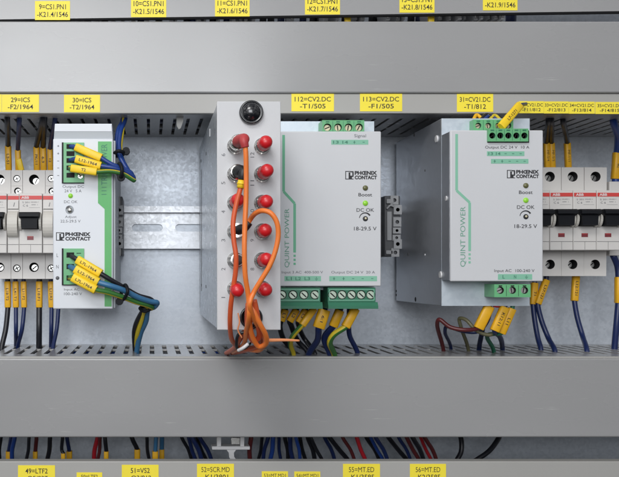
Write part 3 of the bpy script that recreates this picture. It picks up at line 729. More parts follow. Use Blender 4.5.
for i in range(6):
    z = ROWS[i] - 3.6
    for (xx, n) in ((XL - 7.2, str(6-i)), (XR - 6.0, str(12-i))):
        b.text(n, Matrix.Translation((xx, -(DFB + .1), z - 1.6)) @ Matrix.Rotation(PI/2, 4, 'X') @ Matrix.Rotation(PI/2, 4, 'Z'), (.5 if n == '1' else 1.6*len(n)), 2.3, 0, 0.0)
b.build('port_numbers', fb)
for col, x in ((0, XL), (1, XR)):
    for i, z in enumerate(ROWS):
        s = MB('ring', 'seam')
        s.lathe(x, z, [(5.0, DFB), (5.0, DFB + .8), (4.2, DFB + 1.0), (4.2, DFB + 3.0)], 0, 28)
        s.lathe(x, z, [(3.7, DFB + 1), (3.7, DFB + 5.5), (4.2, DFB + 5.6), (4.2, DFB + 6.4), (3.6, DFB + 6.5), (3.4, DFB + 9.8), (0, DFB + 9.8)], 0, 24)
        po = s.build('port', fb)
        if col == 1 or i in (2, 5):
            c = MB('cap'); q_ = ((i * 5 + col * 3) % 7 - 3) * .28
            c.lathe(x, z, [(3.9, DFB + 7 + q_), (4.05, DFB + 8 + q_), (4.1, DFB + 9 + q_), (3.95, DFB + 9.3 + q_), (3.98, DFB + 16.5 + q_), (3.75, DFB + 18.6 + q_), (3.0, DFB + 20.0 + q_), (1.6, DFB + 20.8 + q_), (0, DFB + 21 + q_)], 0, 28)
            tx_, tz_ = ((i * 3 + col) % 5 - 2) * .022, ((i * 7 + col) % 5 - 2) * .02
            for v in c.bm.verts: dd_ = -v.co.y - (DFB + 6); v.co.x += dd_ * tx_; v.co.z += dd_ * tz_
            c.build('dust_cap', po)
        elif i == 4:
            c = MB('ring', 'clampdark'); c.lathe(x, z, [(4.0, DFB + 7), (4.2, DFB + 12), (3.6, DFB + 12.2), (2.0, DFB + 12), (0, DFB + 12)], 0, 24)
            c.lathe(x + .3, z, [(3.0, DFB + 12.2), (3.0, DFB + 14), (0, DFB + 14)], 1, 20); c.build('dust_cap', po)

# ------------------------------------------------------------------ fibre patch cables
def P3(l): return [P(*p) for p in l]
t = thing('fibre_patch_cable', 'orange fibre cable from the top left port with a red boot', 'fibre cable', P(245, 145, 215), 'orange fibre cables of the patch box')
zz = ROWS[0]
b = MB('ring'); b.lathe(XL, zz, [(4.3, DFB + 10), (4.5, DFB + 11), (4.5, DFB + 17), (3.6, DFB + 18), (0, DFB + 18)], 0, 24); b.build('connector', t)
b = MB('capdull', 'cap'); b.tube([(XL, -(DFB+16), zz), (XL + .3, -(DFB+22), zz), (XL + 2.2, -(DFB + 29), zz - .3), tuple(P(244.0, 141.5, 221)), tuple(P(245.2, 147.5, 221))], 3.6, 0, 16, rfun=lambda f: 1.06 - .45*f); b.build('boot', t)
b = MB('orange'); b.tube(P3([(244.6, 143.5, 221), (245.6, 150, 221), (246.2, 175, 219), (246.0, 200, 218), (244.9, 225, 218), (244.4, 250, 218), (245.2, 275, 216), (248.5, 298, 212), (249, 315, 210), (246.5, 330, 196), (244, 344, 176), (233, 352, 128)]), 1.46, 0, 14); b.build('cable_jacket', t)
t = thing('fibre_patch_cable', 'orange fibre cable from the second left port with a yellow ring below its black boot', 'fibre cable', P(241, 172, 210), 'orange fibre cables of the patch box')
zz = ROWS[1]
b = MB('ring'); b.lathe(XL, zz, [(4.3, DFB + 10), (4.6, DFB + 10.6), (4.6, DFB + 13), (3.4, DFB + 13.4), (0, DFB + 13.4)], 0, 24); b.build('connector', t)
b = MB('black'); b.tube([(XL + .4, -(DFB+12), zz), (XL + 1.2, -(DFB+17), zz), (XL + 2.6, -(DFB + 20), zz - .8), tuple(P(242.5, 175, 211)), tuple(P(242.0, 180, 211))], 3.7, 0, 14, rfun=lambda f: 1.1 - .55*f); b.build('boot', t)
b = MB('sleevebright'); b.tube(P3([(241.9, 180.5, 211), (240.6, 188.3, 211)]), 2.3, 0, 12); b.tube(P3([(241.5, 183.3, 211), (241.3, 184.7, 211)]), 2.7, 0, 12); b.build('marker_ring', t)
b = MB('orangered', 'orange'); b.tube(P3([(242.2, 178, 211), (240.5, 188, 211), (236.5, 203, 211), (233.2, 222, 211), (233.8, 240, 211), (236.0, 256, 211), (235.5, 272, 209), (233.2, 288, 206), (230.8, 305, 202), (230, 325, 194), (232.5, 341, 176), (244, 349, 150), (256, 347, 140)]), 1.46, 0, 14); b.build('cable_jacket', t)
t = thing('fibre_patch_cable', 'orange fibre cable looping right over the ports from the fourth left port', 'fibre cable', P(241, 230, 205), 'orange fibre cables of the patch box')
zz = ROWS[3]
b = MB('ring'); b.tube([(XL, -(DFB+9), zz), (XL, -(DFB+13.5), zz + .2)], 4.2, 0, 20); b.build('connector', t)
b = MB('black'); b.tube([(XL, -(DFB+11), zz), tuple(P(240, 229.5, 203)), tuple(P(244.5, 228, 205)), tuple(P(249.8, 222.5, 206))], 3.3, 0, 14, rfun=lambda f: 1.1 - .5*f); b.build('boot', t)
b = MB('orange', 'black'); b.tube(P3([(247.0, 225.5, 206), (250.5, 219, 206.5), (256, 213, 213), (263, 210.6, 218), (270.5, 213, 220), (276.3, 221, 220), (278.3, 234, 219), (275.6, 250, 218), (269.5, 266, 217), (260.5, 281, 215), (253.5, 293, 213), (249.8, 304, 214), (253.5, 318, 207), (260.5, 330, 196), (265, 340, 186), (260, 350, 172), (250, 350, 160)]), 1.46, 0, 14); b.build('cable_jacket', t)
# more strands of the same bundle rising from the duct through the bottom grommet
t = thing('fibre_cable', 'thick orange red fibre cable doubling back in a loop at the box foot', 'fibre cable', P(255, 320, 205), 'orange fibre cables of the patch box')
b = MB('orangered'); b.tube(P3([(254, 300, 208), (256.5, 312, 206), (258.5, 326, 200), (259, 337, 190), (253.5, 341, 186), (248.5, 330, 192), (247.5, 316, 200), (248.5, 304, 206)]), 1.75, 0, 14); b.build('cable_jacket', t)
t = thing('fibre_cable', 'dark orange fibre cable running flat into the duct under the patch box', 'fibre cable', P(245, 349, 140), 'orange fibre cables of the patch box')
b = MB('orangered'); b.tube(P3([(252, 310, 192), (249, 322, 190), (240.5, 338, 176), (236, 346, 160), (230, 351, 120), (228, 353, 90)]), 1.6, 0, 12); b.tube(P3([(262, 334, 190), (258, 346, 165), (246, 350.5, 130), (232, 353, 100)]), 1.5, 0, 12); b.build('cable_jacket', t)
t = thing('fibre_cable', 'bright orange fibre cable in the outer bottom loop right of the bundle', 'fibre cable', P(262, 335, 200), 'orange fibre cables of the patch box')
b = MB('orange'); b.tube(P3([(252, 302, 206), (255, 314, 207), (260.5, 325, 205), (266, 336, 200), (265.5, 344, 194), (259, 346.5, 190), (253.5, 339, 193), (250, 326, 198), (251, 312, 202)]), 1.55, 0, 14); b.build('cable_jacket', t)
t = thing('fibre_cable', 'dark orange fibre cable crossing low behind the bundle to the left', 'fibre cable', P(250, 345, 175), 'orange fibre cables of the patch box')
b = MB('orangered'); b.tube(P3([(258, 322, 190), (262, 334, 186), (258, 346, 172), (247, 349.5, 160), (238, 347.5, 150), (231, 350.5, 130), (226, 353, 96)]), 1.5, 0, 12); b.build('cable_jacket', t)
t = thing('cable_tie', 'black and white cable tie round the orange fibre bundle at the box foot', 'cable tie', P(243, 346, 178))
b = MB('black'); b.tube(P3([(239, 334, 190), (236.5, 345, 186), (239, 350, 180), (246, 348, 178), (252, 340, 182), (249, 333, 190)]), 1.0, 0, 10, hoop=True, flat=.6); b.build('strap', t)
b = MB('bracket'); b.tube(P3([(238.3, 350.5, 186), (243, 348.0, 189), (248.2, 343.8, 189)]), 1.1, 0, 10); b.build('tie_head', t)
b = MB('copper'); b.tube(P3([(238, 313, 196), (239.5, 322, 196), (238, 330, 194), (242, 338, 192)]), .45, 0, 8); b.build('loose_strand', t)
t = thing('cable_tie', 'copper coloured cable tie with a long tail pointing right from the fibre bundle', 'cable tie', P(264, 340, 190))
b = MB('copper'); b.tube(P3([(262, 330, 196), (267, 336, 193), (267.5, 343, 190), (262, 349, 186)]), .95, 0, 10); b.build('tie_loop', t)
b = MB('copper'); b.tube(P3([(266.5, 340.3, 192), (285, 340.0, 190), (299.5, 340.6, 188)]), 1.15, 0, 10, flat=.5, rfun=lambda f: 1 - .45*f); b.build('tie_tail', t)

# ------------------------------------------------------------------ end clamps on the rail
def clamp(label, px0, px1, pyc, d, lightx):
    x0, x1 = X(px0, d), X(px1, d); zc = Z(pyc, d)
    t = thing('end_clamp', label, 'end clamp', ((x0+x1)/2, 0, zc), 'end clamps on the rail')
    b = MB('clampdark'); b.box(x0, x1, 8.5, d, zc - 23, zc + 23, 0, .8)
    b.box(x0 + 1, x1 - 1, 3.5, 14, zc - 19, zc + 19, 0, .5); b.build('clamp_body', t)
    for k, (oz, hh, ox) in enumerate([(19.5, 3.4, -1.6), (12.2, 3.6, .6), (3.0, 3.6, .5), (-3.6, 2.3, 0), (-9.0, 2.3, 0), (-13.8, 3.6, .6), (-20.2, 3.2, -1.0)]):
        s = MB('clamp', 'matblack'); w = lightx
        xr = x1 + ox - .3
        s.holed(xr - w, xr, zc + oz - hh, zc + oz + hh, d - 2, d + 2.0 + (k % 2), [(xr - w/2, zc + oz, min(w, 2*hh)*.24, 3)], 0, 1)
        s.build('marker_socket', t)
    return t
clamp('dark end clamp on the rail touching the narrow white power supply', 115.8, 122.6, 226, 46, 5.2)
c = clamp('grey end clamp on the rail between the two wide power supplies', 384.5, 400.2, 226, 60, 6.0)
b = MB('clamp'); xa_, zc_ = X(386, 61), Z(226, 61)
b.box(xa_ + .8, xa_ + 4.4, 60, 61.2, zc_ - 11, zc_ + 11, 0, .3); b.box(xa_ + .2, xa_ + 5.6, 60, 62.2, zc_ + 17, zc_ + 20.5, 0, .4); b.tube([(xa_ + .4, -61.5, zc_ + 13), (xa_ + 3, -62.2, zc_ + 15.5), (xa_ + 6, -62.4, zc_ + 14.5)], .8, 0, 8)
b.box(xa_ - .2, xa_ + 5.0, 60, 62.0, zc_ - 21.5, zc_ - 18.5, 0, .4); b.build('release_lever', c)

# ------------------------------------------------------------------ wires
def marker(parent, a, c, w, text=None, m='sleeve', th=None, ink='ink', r=0):
    """flat sleeve round a wire, from point a to point c (px,py,d), w mm wide, facing the viewer"""
    A, B = P(*a), P(*c); ax_ = (B - A); L = ax_.length; ax_.normalize()
    n = Vector((0, -1, 0)); n = (n - ax_ * n.dot(ax_)).normalized(); sd = ax_.cross(n).normalized()
    th = th or max(w * .62, 2*r + .9); w = max(w, 2*r + .6)
    s = MB(m, ink)
    R = Matrix((( ax_.x, sd.x, n.x), (ax_.y, sd.y, n.y), (ax_.z, sd.z, n.z))).to_4x4()
    T = Matrix.Translation((A + B)/2) @ R
    # rounded section, swept
    sec = []
    for k in range(16):
        t_ = 2*PI*k/16; cx_, sx_ = math.cos(t_), math.sin(t_)
        sec.append((math.copysign(abs(cx_)**.55, cx_) * w/2, math.copysign(abs(sx_)**.55, sx_) * th/2))
    rings = [[s.bm.verts.new(T @ Vector((u, p*k_, q*k_))) for p, q in sec] for u, k_ in ((-L/2, .93), (-L/2 + .4, 1), (L/2 - .4, 1), (L/2, .93))]
    for r0, r1 in zip(rings, rings[1:]):
        for k in range(16):
            f = s.bm.faces.new((r0[k], r0[(k+1) % 16], r1[(k+1) % 16], r1[k])); f.smooth = True
    s.bm.faces.new(rings[0]); s.bm.faces.new(rings[-1])
    if text:
        flip = Matrix.Identity(4)
        Tt = T @ Matrix.Translation((0, 0, th/2 + .06))
        # text must read with its x axis along the sleeve; handedness check
        if (R.to_3x3().determinant()) < 0: Tt = Tt @ Matrix.Scale(-1, 4, (0, 1, 0))
        hh = min(w*.40, 2.0); s.text(text, Tt, min(L*.86, hh*.8*len(text)), hh, 1, .015 if 'M' not in text else 0)
    return s.build('marker_sleeve', parent)
MATL = {'navy': 'navy', 'blue': 'blue', 'lightblue': 'light blue', 'blackwire': 'black'}
def wire(label, pts, r, m, mk=None, split=None, group=None, cat='wire', name='wire', seg=12):
    """pts: (px,py,d); mk: list of (a, c, width, text, mat)"""
    pp = [P(*p) if len(p) == 3 else Vector(p[:3]) for p in pts]
    for k in (mk or []):                       # the wire runs straight through the middle of its sleeve
        A, B = P(*k[0]), P(*k[1])
        if (A - pp[0]).length > (B - pp[0]).length: A, B = B, A
        u = B - A; L2 = u.length_squared
        tt = [(q - A).dot(u) / L2 for q in pp]
        near = [(-.12 < t_ < 1.12) and ((q - A) - u * t_).length < 9 for t_, q in zip(tt, pp)]
        if any(near): idx = near.index(True)
        else: idx = next((i for i, t_ in enumerate(tt) if t_ > .5 and (pp[i] - B).length < 40), len(pp) - 1)
        pp = [q for q, nr in list(zip(pp, near))[:idx] if not nr] + [A + u*.03, A + u*.15, (A + B)/2, B - u*.15, B - u*.03] + [q for q, nr in list(zip(pp, near))[idx:] if not nr]
    t = thing(name, label, cat, pp[0], group)
    b = MB(m, split) if split else MB(m)
    b.tube(pp, r, 0, seg, split=1 if split else None); b.build('insulation', t)
    for k in (mk or []): marker(t, *k, r=r)
    return t
def dtop(y): return ZB - F * zT0 / (VY - y)        # depth at which the duct underside shows at that height
def dbot(y): return ZB - F * (-zB1) / (y - VY)
def intotop(px, y, extra=10):
    d = dtop(y); p = P(px, y, d); return [(px, y, d), (p.x, p.y, p.z + extra, 0)]
def intobot(px, y, extra=10, lean=0):
    d = dbot(y); p = P(px, y, d); return [(px, y, d), (p.x + lean, p.y, p.z - extra, 0)]

G = 'wires above the left breakers'
wt = [(8.3, 146, 7.2, 117.5, 'blackwire', 'L2-S1', 4.9, 'leftmost upright black wire above the left breakers, sleeve fully in view'),
      (18.0, 150, 19.3, 118, 'navy', None, 4.6, 'navy wire above the left breakers with a bent brighter sleeve tip'),
      (36.6, 147, 42.8, 117.5, 'blackwire', 'PK/11', 4.9, 'black wire leaning right, the broadest sleeve above the complete left breaker'),
      (43.3, 147.5, 44.5, 117.5, 'blackwire', '6.3', 4.2, 'black wire standing straight between the leaning black and the navy one'),
      (50.2, 149, 55.0, 118.5, 'navy', '12', 4.4, 'navy wire partly hidden by the narrow supply at its top left corner')]
for (x, y, xt, yt, m, tx, w, lab) in wt:
    wire(lab, [(x, 176, 38), (x, 165, 38), (x, y, 40)] + [((x*.62+xt*.38), y - 12, 58)] + intotop(xt, yt), 2.15 if m == 'blackwire' else 1.8, m,
         [((x - .2, y, 40), (x + .5, 172, 38), w, tx)], group=G)
# the second sleeve tip
t = [o for o in COL.objects if o.get('label', '').startswith('navy wire above the left breakers with a bent')][0]
marker(t, (18.6, 159, 44), (21.5, 170.5, 43), 4.6, None, 'sleevebright')
G = 'wires below the left breakers'
for (x, x2, xt, yt, m, tx, w, r, lab) in [
    (7.6, 7.9, 1.5, 349, 'blackwire', 'L18:T2', 5.0, 2.1, 'black wire bending off to the left edge below the left breakers'),
    (15.5, 16.0, 16.0, 346, 'navy', 'L41:T1', 4.8, 1.7, 'navy wire hanging straight below the narrow contact between left breakers'),
    (23.6, 24.2, 17.8, 347, 'navy', 'L11:F2', 4.6, 1.7, 'navy wire slanting left below the left breakers to join its straight neighbour'),
    (39.3, 39.2, 39.0, 348, 'blackwire', 'L18:F1', 4.8, 2.3, 'thick straight black wire below the complete left breaker'),
    (50.8, 51.6, 51.0, 347, 'navy', 'L12:R2', 4.8, 1.7, 'navy wire with sleeve just left of the narrow supply foot'),
    (59.0, 58.4, 53.0, 348.5, 'navy', None, 0, 1.6, 'navy wire coming out from behind the narrow supply foot')]:
    wire(lab, [(x, 272, 36), (x, 285, 36), (x2, 309, 37), ((x2*.5 + xt*.5) + (1 if x2 > xt + 2 else 0), 329, 40)] + intobot(xt, yt, 12), r, m,
         [((x, 281.5, 36), (x2, 307.5, 37), w, tx)] if w else None, group=G)

# narrow supply, upper wires
YG = dict(split='yel')
bA = [(133.5, 176, 118), (128, 168.5, 116), (121.5, 158, 112), (117.2, 146, 106), (118.5, 132, 99)]
wire('dark blue wire from the topmost slot of the narrow white supply', [(69.5, 146.4, 114), (74, 146.8, 117), (84, 151, 120), (101, 158.3, 122), (112, 164.5, 122), (124, 169, 120), (131.5, 173.5, 118), (132, 177, 116), (127, 169.5, 113), (120.5, 158, 110), (116.5, 146, 104), (118, 131, 98)] + intotop(123, 118.5), 1.55, 'blue',
     [((75.5, 147, 119), (101.5, 158, 122), 5.6, None, 'sleevebright')])
wire('dark blue wire in the middle of the three upper ones at the narrow supply', [(69.5, 160.4, 114), (74, 160.2, 118), (84, 161, 121), (100, 165.5, 123), (113, 167.8, 123), (125, 171.5, 121), (133.5, 177, 118), (133, 180, 116), (129, 172, 113), (122.5, 160, 110), (119, 147, 105), (120.5, 132, 99)] + intotop(125.5, 118), 1.55, 'blue',
     [((75.5, 158.8, 122), (101, 166.0, 123), 5.6, 'L12-1964', 'sleevebright')])
wire('green and yellow wire lowest of the upper three at the narrow supply', [(69.5, 168, 114), (73, 168.5, 118), (84, 170, 124), (97, 171.2, 125), (112, 171.6, 124), (124, 174.5, 122), (134, 180.5, 118), (131, 176, 114), (123, 162, 108), (120.5, 148, 102), (122, 133, 97)] + intotop(124, 118), 1.5, 'green',
     [((71.0, 168.3, 124), (97, 172.0, 126), 5.4, 'T2', 'sleevebright')], split='yel')
def tie(label, pts, head, r=.9, hr=2.6):
    t = thing('cable_tie', label, 'cable tie', P(*head))
    b = MB('tie'); b.tube(P3(pts), r, 0, 10, hoop=True); b.build('strap', t)
    b = MB('tie'); A = P(*head); b.tube([A + Vector((0, 3, 0)), A + Vector((0, -2.5, 0))], hr, 0, 16, rfun=lambda f: 1); b.build('tie_head', t)
tie('black cable tie on the upright wires right of the narrow supply, under the upper duct', [(114.5, 153.5, 111), (118.5, 151, 115), (123.5, 152.5, 112), (122, 155, 106), (116, 156, 106)], (126.3, 151.2, 110), 1.3)
tie('black cable tie round the three sideways upper wires of the narrow supply', [(119.5, 163.5, 122), (121.8, 168, 126), (121.5, 175.5, 125), (119, 177, 118), (117.5, 168, 116)], (121, 177.0, 121), 1.3, 2.8)
# narrow supply, lower wires
wire('black wire from the live slot of the narrow white supply', [(69.5, 255, 114), (73, 257, 118), (86, 265, 122), (99, 273, 123), (111, 280, 122), (124, 287.5, 118), (138, 295.5, 112), (151, 299.5, 106), (153.5, 303.5, 102), (146, 307.5, 100), (138.5, 318, 92), (134.3, 330, 80)] + intobot(134.8, 351), 1.7, 'blackwire',
     [((77, 259.5, 120), (101, 273.8, 123), 6.2, 'L7L-1964', 'sleevebright')])
wire('light blue wire from the neutral slot of the narrow white supply', [(69.5, 266.5, 114), (74, 268, 118), (85, 275, 124), (97, 281.5, 126), (111, 286.0, 126), (124, 290.5, 122), (138, 297.5, 116), (150, 301.5, 110), (157, 302.8, 106), (154, 307, 102), (148.5, 309, 99), (146, 321, 90), (140.5, 334, 78)] + intobot(136.8, 352), 1.95, 'lightblue',
     [((75, 269, 124), (98.5, 282.5, 126), 6.2, 'L12-1964', 'sleevebright')])
wire('green and yellow wire from the earth slot of the narrow white supply', [(69.5, 278, 114), (73, 277.5, 118), (84, 283.5, 124), (95, 288.6, 126), (108, 292.3, 125), (122, 296.8, 121), (136, 302, 115), (148, 305.5, 109), (152, 308, 104), (145.5, 309.5, 100), (141.5, 321, 90), (137.5, 334, 78)] + intobot(135.8, 351), 1.8, 'yel',
     [((72.5, 277.2, 125), (96, 290.0, 127), 6.2, 'L7L-1964', 'sleevebright')], split='green')
tie('black cable tie round the lower wires of the narrow supply beside its foot', [(125.5, 285, 121), (127.6, 291, 126), (125.0, 297.5, 123), (122.0, 299.5, 117), (121.5, 291, 113)], (119.5, 301.3, 119), 1.2, 2.7)
tie('black cable tie where the lower wires of the narrow supply turn down', [(139.8, 308.2, 102), (145, 311.5, 106), (152, 307.5, 104), (147, 305, 98)], (144.8, 310.0, 103), 1.1, 1.6)

# middle supply, lower wires (left block then right block)
def mw(label, pts, r, m, mk=None, split=None): return wire(label, pts, r, m, mk, split)
mw('black wire below the middle supply closest to the fibre box', [(286, 300, 100), (285, 312, 104), (280, 326, 100), (284, 340, 80)] + intobot(293, 352), 1.9, 'blackwire', [((285.5, 309.5, 106), (281, 321, 106), 5.2, 'L1')])
mw('second black wire from the fibre box below the middle supply', [(296, 300, 100), (295, 312, 104), (291, 325, 98), (298, 341, 76)] + intobot(308, 353), 1.9, 'blackwire', [((296.5, 309.5, 106), (289.5, 321.5, 106), 5.2, 'L2')])
mw('third black wire below the middle supply, beside the green and yellow one', [(305.5, 300, 100), (305, 312, 104), (298, 323, 98), (304, 338, 76)] + intobot(315, 354), 1.8, 'blackwire', [((306, 309.5, 107), (298.5, 322.5, 107), 5.0, 'L3')])
mw('green and yellow wire from the left lower block of the middle supply', [(315.5, 300, 108), (313, 310, 112), (303.5, 325, 114), (292.5, 336.5, 110), (290.5, 345, 100)] + intobot(293.5, 355), 1.8, 'green', [((314.0, 308.5, 112), (302.0, 325.5, 114), 5.0)], split='yel')
mw('navy wire below the middle supply with the broadest lettered sleeve', [(325, 300, 106), (323.5, 312, 110), (320.5, 328, 112), (317.5, 340, 104)] + intobot(308.5, 355), 2.2, 'navy', [((324.5, 309.5, 113), (318.5, 328, 113), 8.4, '6:1')])
mw('navy wire below the middle supply that curls left then right into the duct', [(341.5, 300, 104), (340.5, 312, 107), (334, 326, 106), (324.5, 338, 100)] + intobot(330.5, 355.5), 2.3, 'navy', [((340.0, 310, 108), (333.0, 326.5, 107), 6.4)])
mw('yellow and green wire from the right lower block of the middle supply', [(357, 300, 112), (354.5, 309, 117), (347, 325, 119), (334, 334.5, 115), (329.8, 342, 110)] + intobot(334.5, 355.8), 2.1, 'yel', [((355.5, 308.5, 117), (345.5, 327, 118), 6.2)], split='green')
mw('navy wire rightmost below the middle supply, without a sleeve', [(349.5, 300, 96), (349, 318, 92), (349.5, 335, 84)] + intobot(357.5, 353), 1.8, 'navy')

# right supply
mw('maroon wire arching left below the right supply', [(487, 300, 108), (485.5, 312, 110), (478, 326, 108), (466, 330, 104), (450, 327, 99), (439.5, 319.5, 96), (437.2, 323, 92)] + intobot(443.5, 351), 1.5, 'maroon', [((489.5, 306.0, 111), (478.5, 328.5, 110), 7.2)])
mw('dark blue wire behind the maroon arch below the right supply', [(491, 300, 104), (488, 320, 103), (478, 331.5, 101), (462, 331, 97), (447, 326.5, 92), (445, 331, 86)] + intobot(451, 349), 1.3, 'navy')
mw('olive wire arching left below the right supply in front of the blue ones', [(506, 300, 104), (503, 322, 104), (492, 334.5, 104), (478, 331.5, 102), (465.5, 319.5, 98), (459.5, 318.5, 94), (461, 327, 90)] + intobot(468.5, 351), 1.3, 'olive')
mw('navy wire dropping straight below the left sleeve of the right supply', [(484, 318, 96), (482, 332, 80)] + intobot(479.0, 350), 1.8, 'navy')
mw('light blue wire from the neutral terminal of the right supply', [(504.0, 296, 112), (503.0, 308, 113), (499, 324, 112), (492, 333, 106), (500, 337, 88)] + intobot(502.5, 350), 1.8, 'navy', [((505.0, 307.0, 113), (494.5, 331.0, 113), 6.6, 'K12:11')])
mw('dark green wire from the earth terminal of the right supply', [(513.3, 296, 112), (512.5, 308, 112), (507, 320.5, 111), (501.5, 333, 110), (488, 335, 98)] + intobot(494, 352), 1.5, 'termdark', [((512.5, 308.5, 112), (501.5, 333.5, 110), 5.4, 'L11')])
mw('short red wire end between the two large sleeves below the right supply', [(493.5, 305.3, 113), (499, 306, 113)], 1.3, 'redwire')
wr = [(534.6, 283, 533.0, 304.5, 541, 350, 'navy', 'T1', 5.2, 38, 'navy wire with an upright sleeve right beside the bottom of the right supply'),
      (546.4, 280, 537.5, 304, 555, 351.5, 'navy', 'L37:121', 5.2, 40, 'navy wire with a leaning sleeve below the breaker next to the right supply'),
      (576.0, 276, 574.4, 301, 587.0, 351.5, 'navy', 'L12:121', 5.4, 38, 'navy wire with upright sleeve below the middle right breaker')]
for (x, y, x2, y2, xt, yt, m, tx, w, d, lab) in wr:
    wire(lab, [(x + .4, 268, d), (x, y, d), (x2, y2, d + 2), (x2 + (xt - x2)*.22, y2 + 16, d + 4), (x2 + (xt-x2)*.62, y2 + 34, d + 8)] + intobot(xt, yt, 12), 1.9, m, [((x, y, d), (x2, y2, d + 2), w, tx)], group='wires below the right breakers')
wire('dark blue wire with sleeve cut off by the right edge, below the low module', [(613, 255, 46), (617.5, 266, 45), (618.6, 280, 44), (618.5, 305, 44), (616.5, 325, 46)] + intobot(614.5, 349, 12), 2.3, 'navy', [((618.7, 277, 45), (618.4, 303, 45), 5.2, None)], group='wires below the right breakers')
for (x, y, xt, yt, m, w, tx, lab) in [(546.3, 143, 548.5, 118.5, 'blackwire', 4.3, 'MF-5/4', 'left wire of the close pair above the breaker beside the right supply'), (551.4, 143, 551.4, 118.5, 'blackwire', 4.0, 'MF-5/3', 'right wire of the close pair above the breaker beside the right supply'),
                                (567.2, 143, 563.0, 119, 'blackwire', 4.6, 'MF-111', 'single black wire with a sleeve above the middle right breaker')]:
    wire(lab, [(x + .4, 172, 38), (x, 160, 38), (x, y, 40), ((x + xt)/2, y - 12, 60)] + intotop(xt, yt), 1.9, m, [((x, y, 40), (x + 1.0, 168.5, 38), w, tx)], group='wires above the right breakers')
wire('bright blue wire with sleeve cut off by the right edge above the low module', [(616, 185, 46), (616, 170, 46), (617.5, 153, 47), (618, 138, 58)] + intotop(613.5, 120), 2.6, 'blue', [((617.2, 152.5, 47), (615.4, 179, 46), 6.0, 'W2')], group='wires above the right breakers')
# top of right supply
wire('wire with a tilted yellow sleeve leaning over the duct edge above the right supply', [(498.0, 131, 126), (501, 126.5, 130), (510, 116, 126), (519.5, 106, 118), (526, 104, 108)], 1.2, 'navy', [((501.0, 127.0, 130), (519.8, 105.0, 120), 5.8, 'L7-1271', 'sleevebright')])
for (l, x0_, xm, x1_, yy, m) in [('short yellow wire arching behind the top block of the right supply', 473.5, 477, 484, 113.5, 'sleeve'), ('short black wire arching behind the top block of the right supply', 481, 487, 495, 113, 'blackwire'),
                             ('short blue wire arching behind the top block of the right supply', 484, 490, 498, 114.2, 'blue'), ('short green and yellow wire end behind the top block of the right supply', 490, 495, 501, 114.0, 'yel')]:
    wire(l, [(x0_, 119.5, 112), (xm, yy + 1.5, 108), (x1_, 121, 112)], 1.2, m, group='short wires on top of the right supply')

# wires lying in the ducts behind the slots, extra dark ones added to darken these
def lying(rows, zbase, which, sgn, x0, x1):
    for (z_, d_, r, m, l) in rows:
        t = thing('wire', f'{l} wire lying lengthwise inside the {which}, glimpsed through its slots', 'wire', (0, -d_, zbase + z_), f'wires lying inside the {which}')
        b = MB(m); b.tube([(x_, -(d_ + .9*math.sin(x_*.03 + z_)), zbase + sgn*abs(z_) + .7*math.sin(x_*.05 + d_)) for x_ in range(x0, x1, 15)], r, 0, 8, sub=3); b.build('insulation', t)
lying([(5.0, 78, 3.0, 'redwire', 'red'), (6.2, 71, 4.0, 'blackwire', 'frontmost black'), (6.4, 61, 4.2, 'navy', 'navy'), (6.6, 51, 4.2, 'blackwire', 'second black'), (6.4, 42, 4.0, 'blue', 'blue'), (6.5, 32, 4.4, 'blackwire', 'third black'), (6.5, 21, 4.6, 'blackwire', 'fourth black'), (6.5, 11, 4.2, 'blackwire', 'rearmost black')], zB1, 'lower duct', -1, -240, 460)  # black ones packed in to darken the lit inside
lying([(6.0, 85, 4.2, 'blackwire', 'frontmost black'), (6.2, 75, 4.4, 'navy', 'added front navy'), (6.4, 65, 4.4, 'blackwire', 'second black'), (6.2, 55, 4.4, 'navy', 'added middle navy'), (6.3, 45, 4.4, 'blackwire', 'third black'), (6.5, 35, 4.4, 'blackwire', 'fourth black'), (6.5, 25, 4.6, 'navy', 'added rear navy'), (6.5, 14, 4.6, 'blackwire', 'rearmost black')], zT0, 'upper duct', 1, -240, 460)  # all added to make the duct underside darker

# ------------------------------------------------------------------ gap below the lower duct
ORD = ['first', 'second', 'third', 'fourth', 'fifth', 'sixth', 'seventh', 'eighth', 'ninth', 'tenth', 'eleventh', 'twelfth', 'thirteenth', 'fourteenth', 'fifteenth', 'sixteenth', 'seventeenth', 'eighteenth', 'nineteenth', 'twentieth', 'twenty first', 'twenty second', 'twenty third', 'twenty fourth']
gap = [(1, 0, 'blackwire'), (11, 8.5, 'navy'), (14.5, 12, 'blue'), (29, 26, 'blackwire'), (36.5, 35, 'maroon'), (50, 47, 'blackwire'), (62.5, 63, 'blackwire'), (67, 69, 'navy'), (97.5, 94, 'redwire'), (100, 97.5, 'maroon'), (105, 106, 'blackwire'),
       (132, 137, 'blackwire'), (147, 149.5, 'blackwire'), (156, 155, 'lightblue'), (162, 161.5, 'lightblue'), (182, 192, 'blackwire'), (189, 196, 'navy'), (192.5, 202, 'navy'), (197, 207, 'blackwire'), (200, 212, 'navy'),
       (251, 250, 'maroon'), (262, 258, 'blackwire'), (268, 263, 'navy'), (273, 270, 'blue'), (279, 281, 'navy'), (285, 288, 'blackwire'), (290, 293, 'navy'), (296, 300, 'blue'), (300, 306, 'blackwire'),
       (308, 315, 'blackwire'), (311, 323, 'blackwire'), (325, 335, 'navy'), (330, 349, 'blackwire'), (343, 355, 'maroon'), (357, 366, 'redwire'), (367, 380, 'blackwire'), (371, 384, 'blue'), (376, 388, 'navy'),
       (389, 408, 'blackwire'), (399, 411, 'navy'), (407, 420, 'maroon'), (413, 424, 'blackwire'), (421, 432, 'redwire'), (425, 437, 'maroon')]
cnt = {}
CN = {'blackwire': 'black', 'navy': 'navy', 'blue': 'blue', 'maroon': 'maroon', 'redwire': 'red', 'lightblue': 'light blue'}
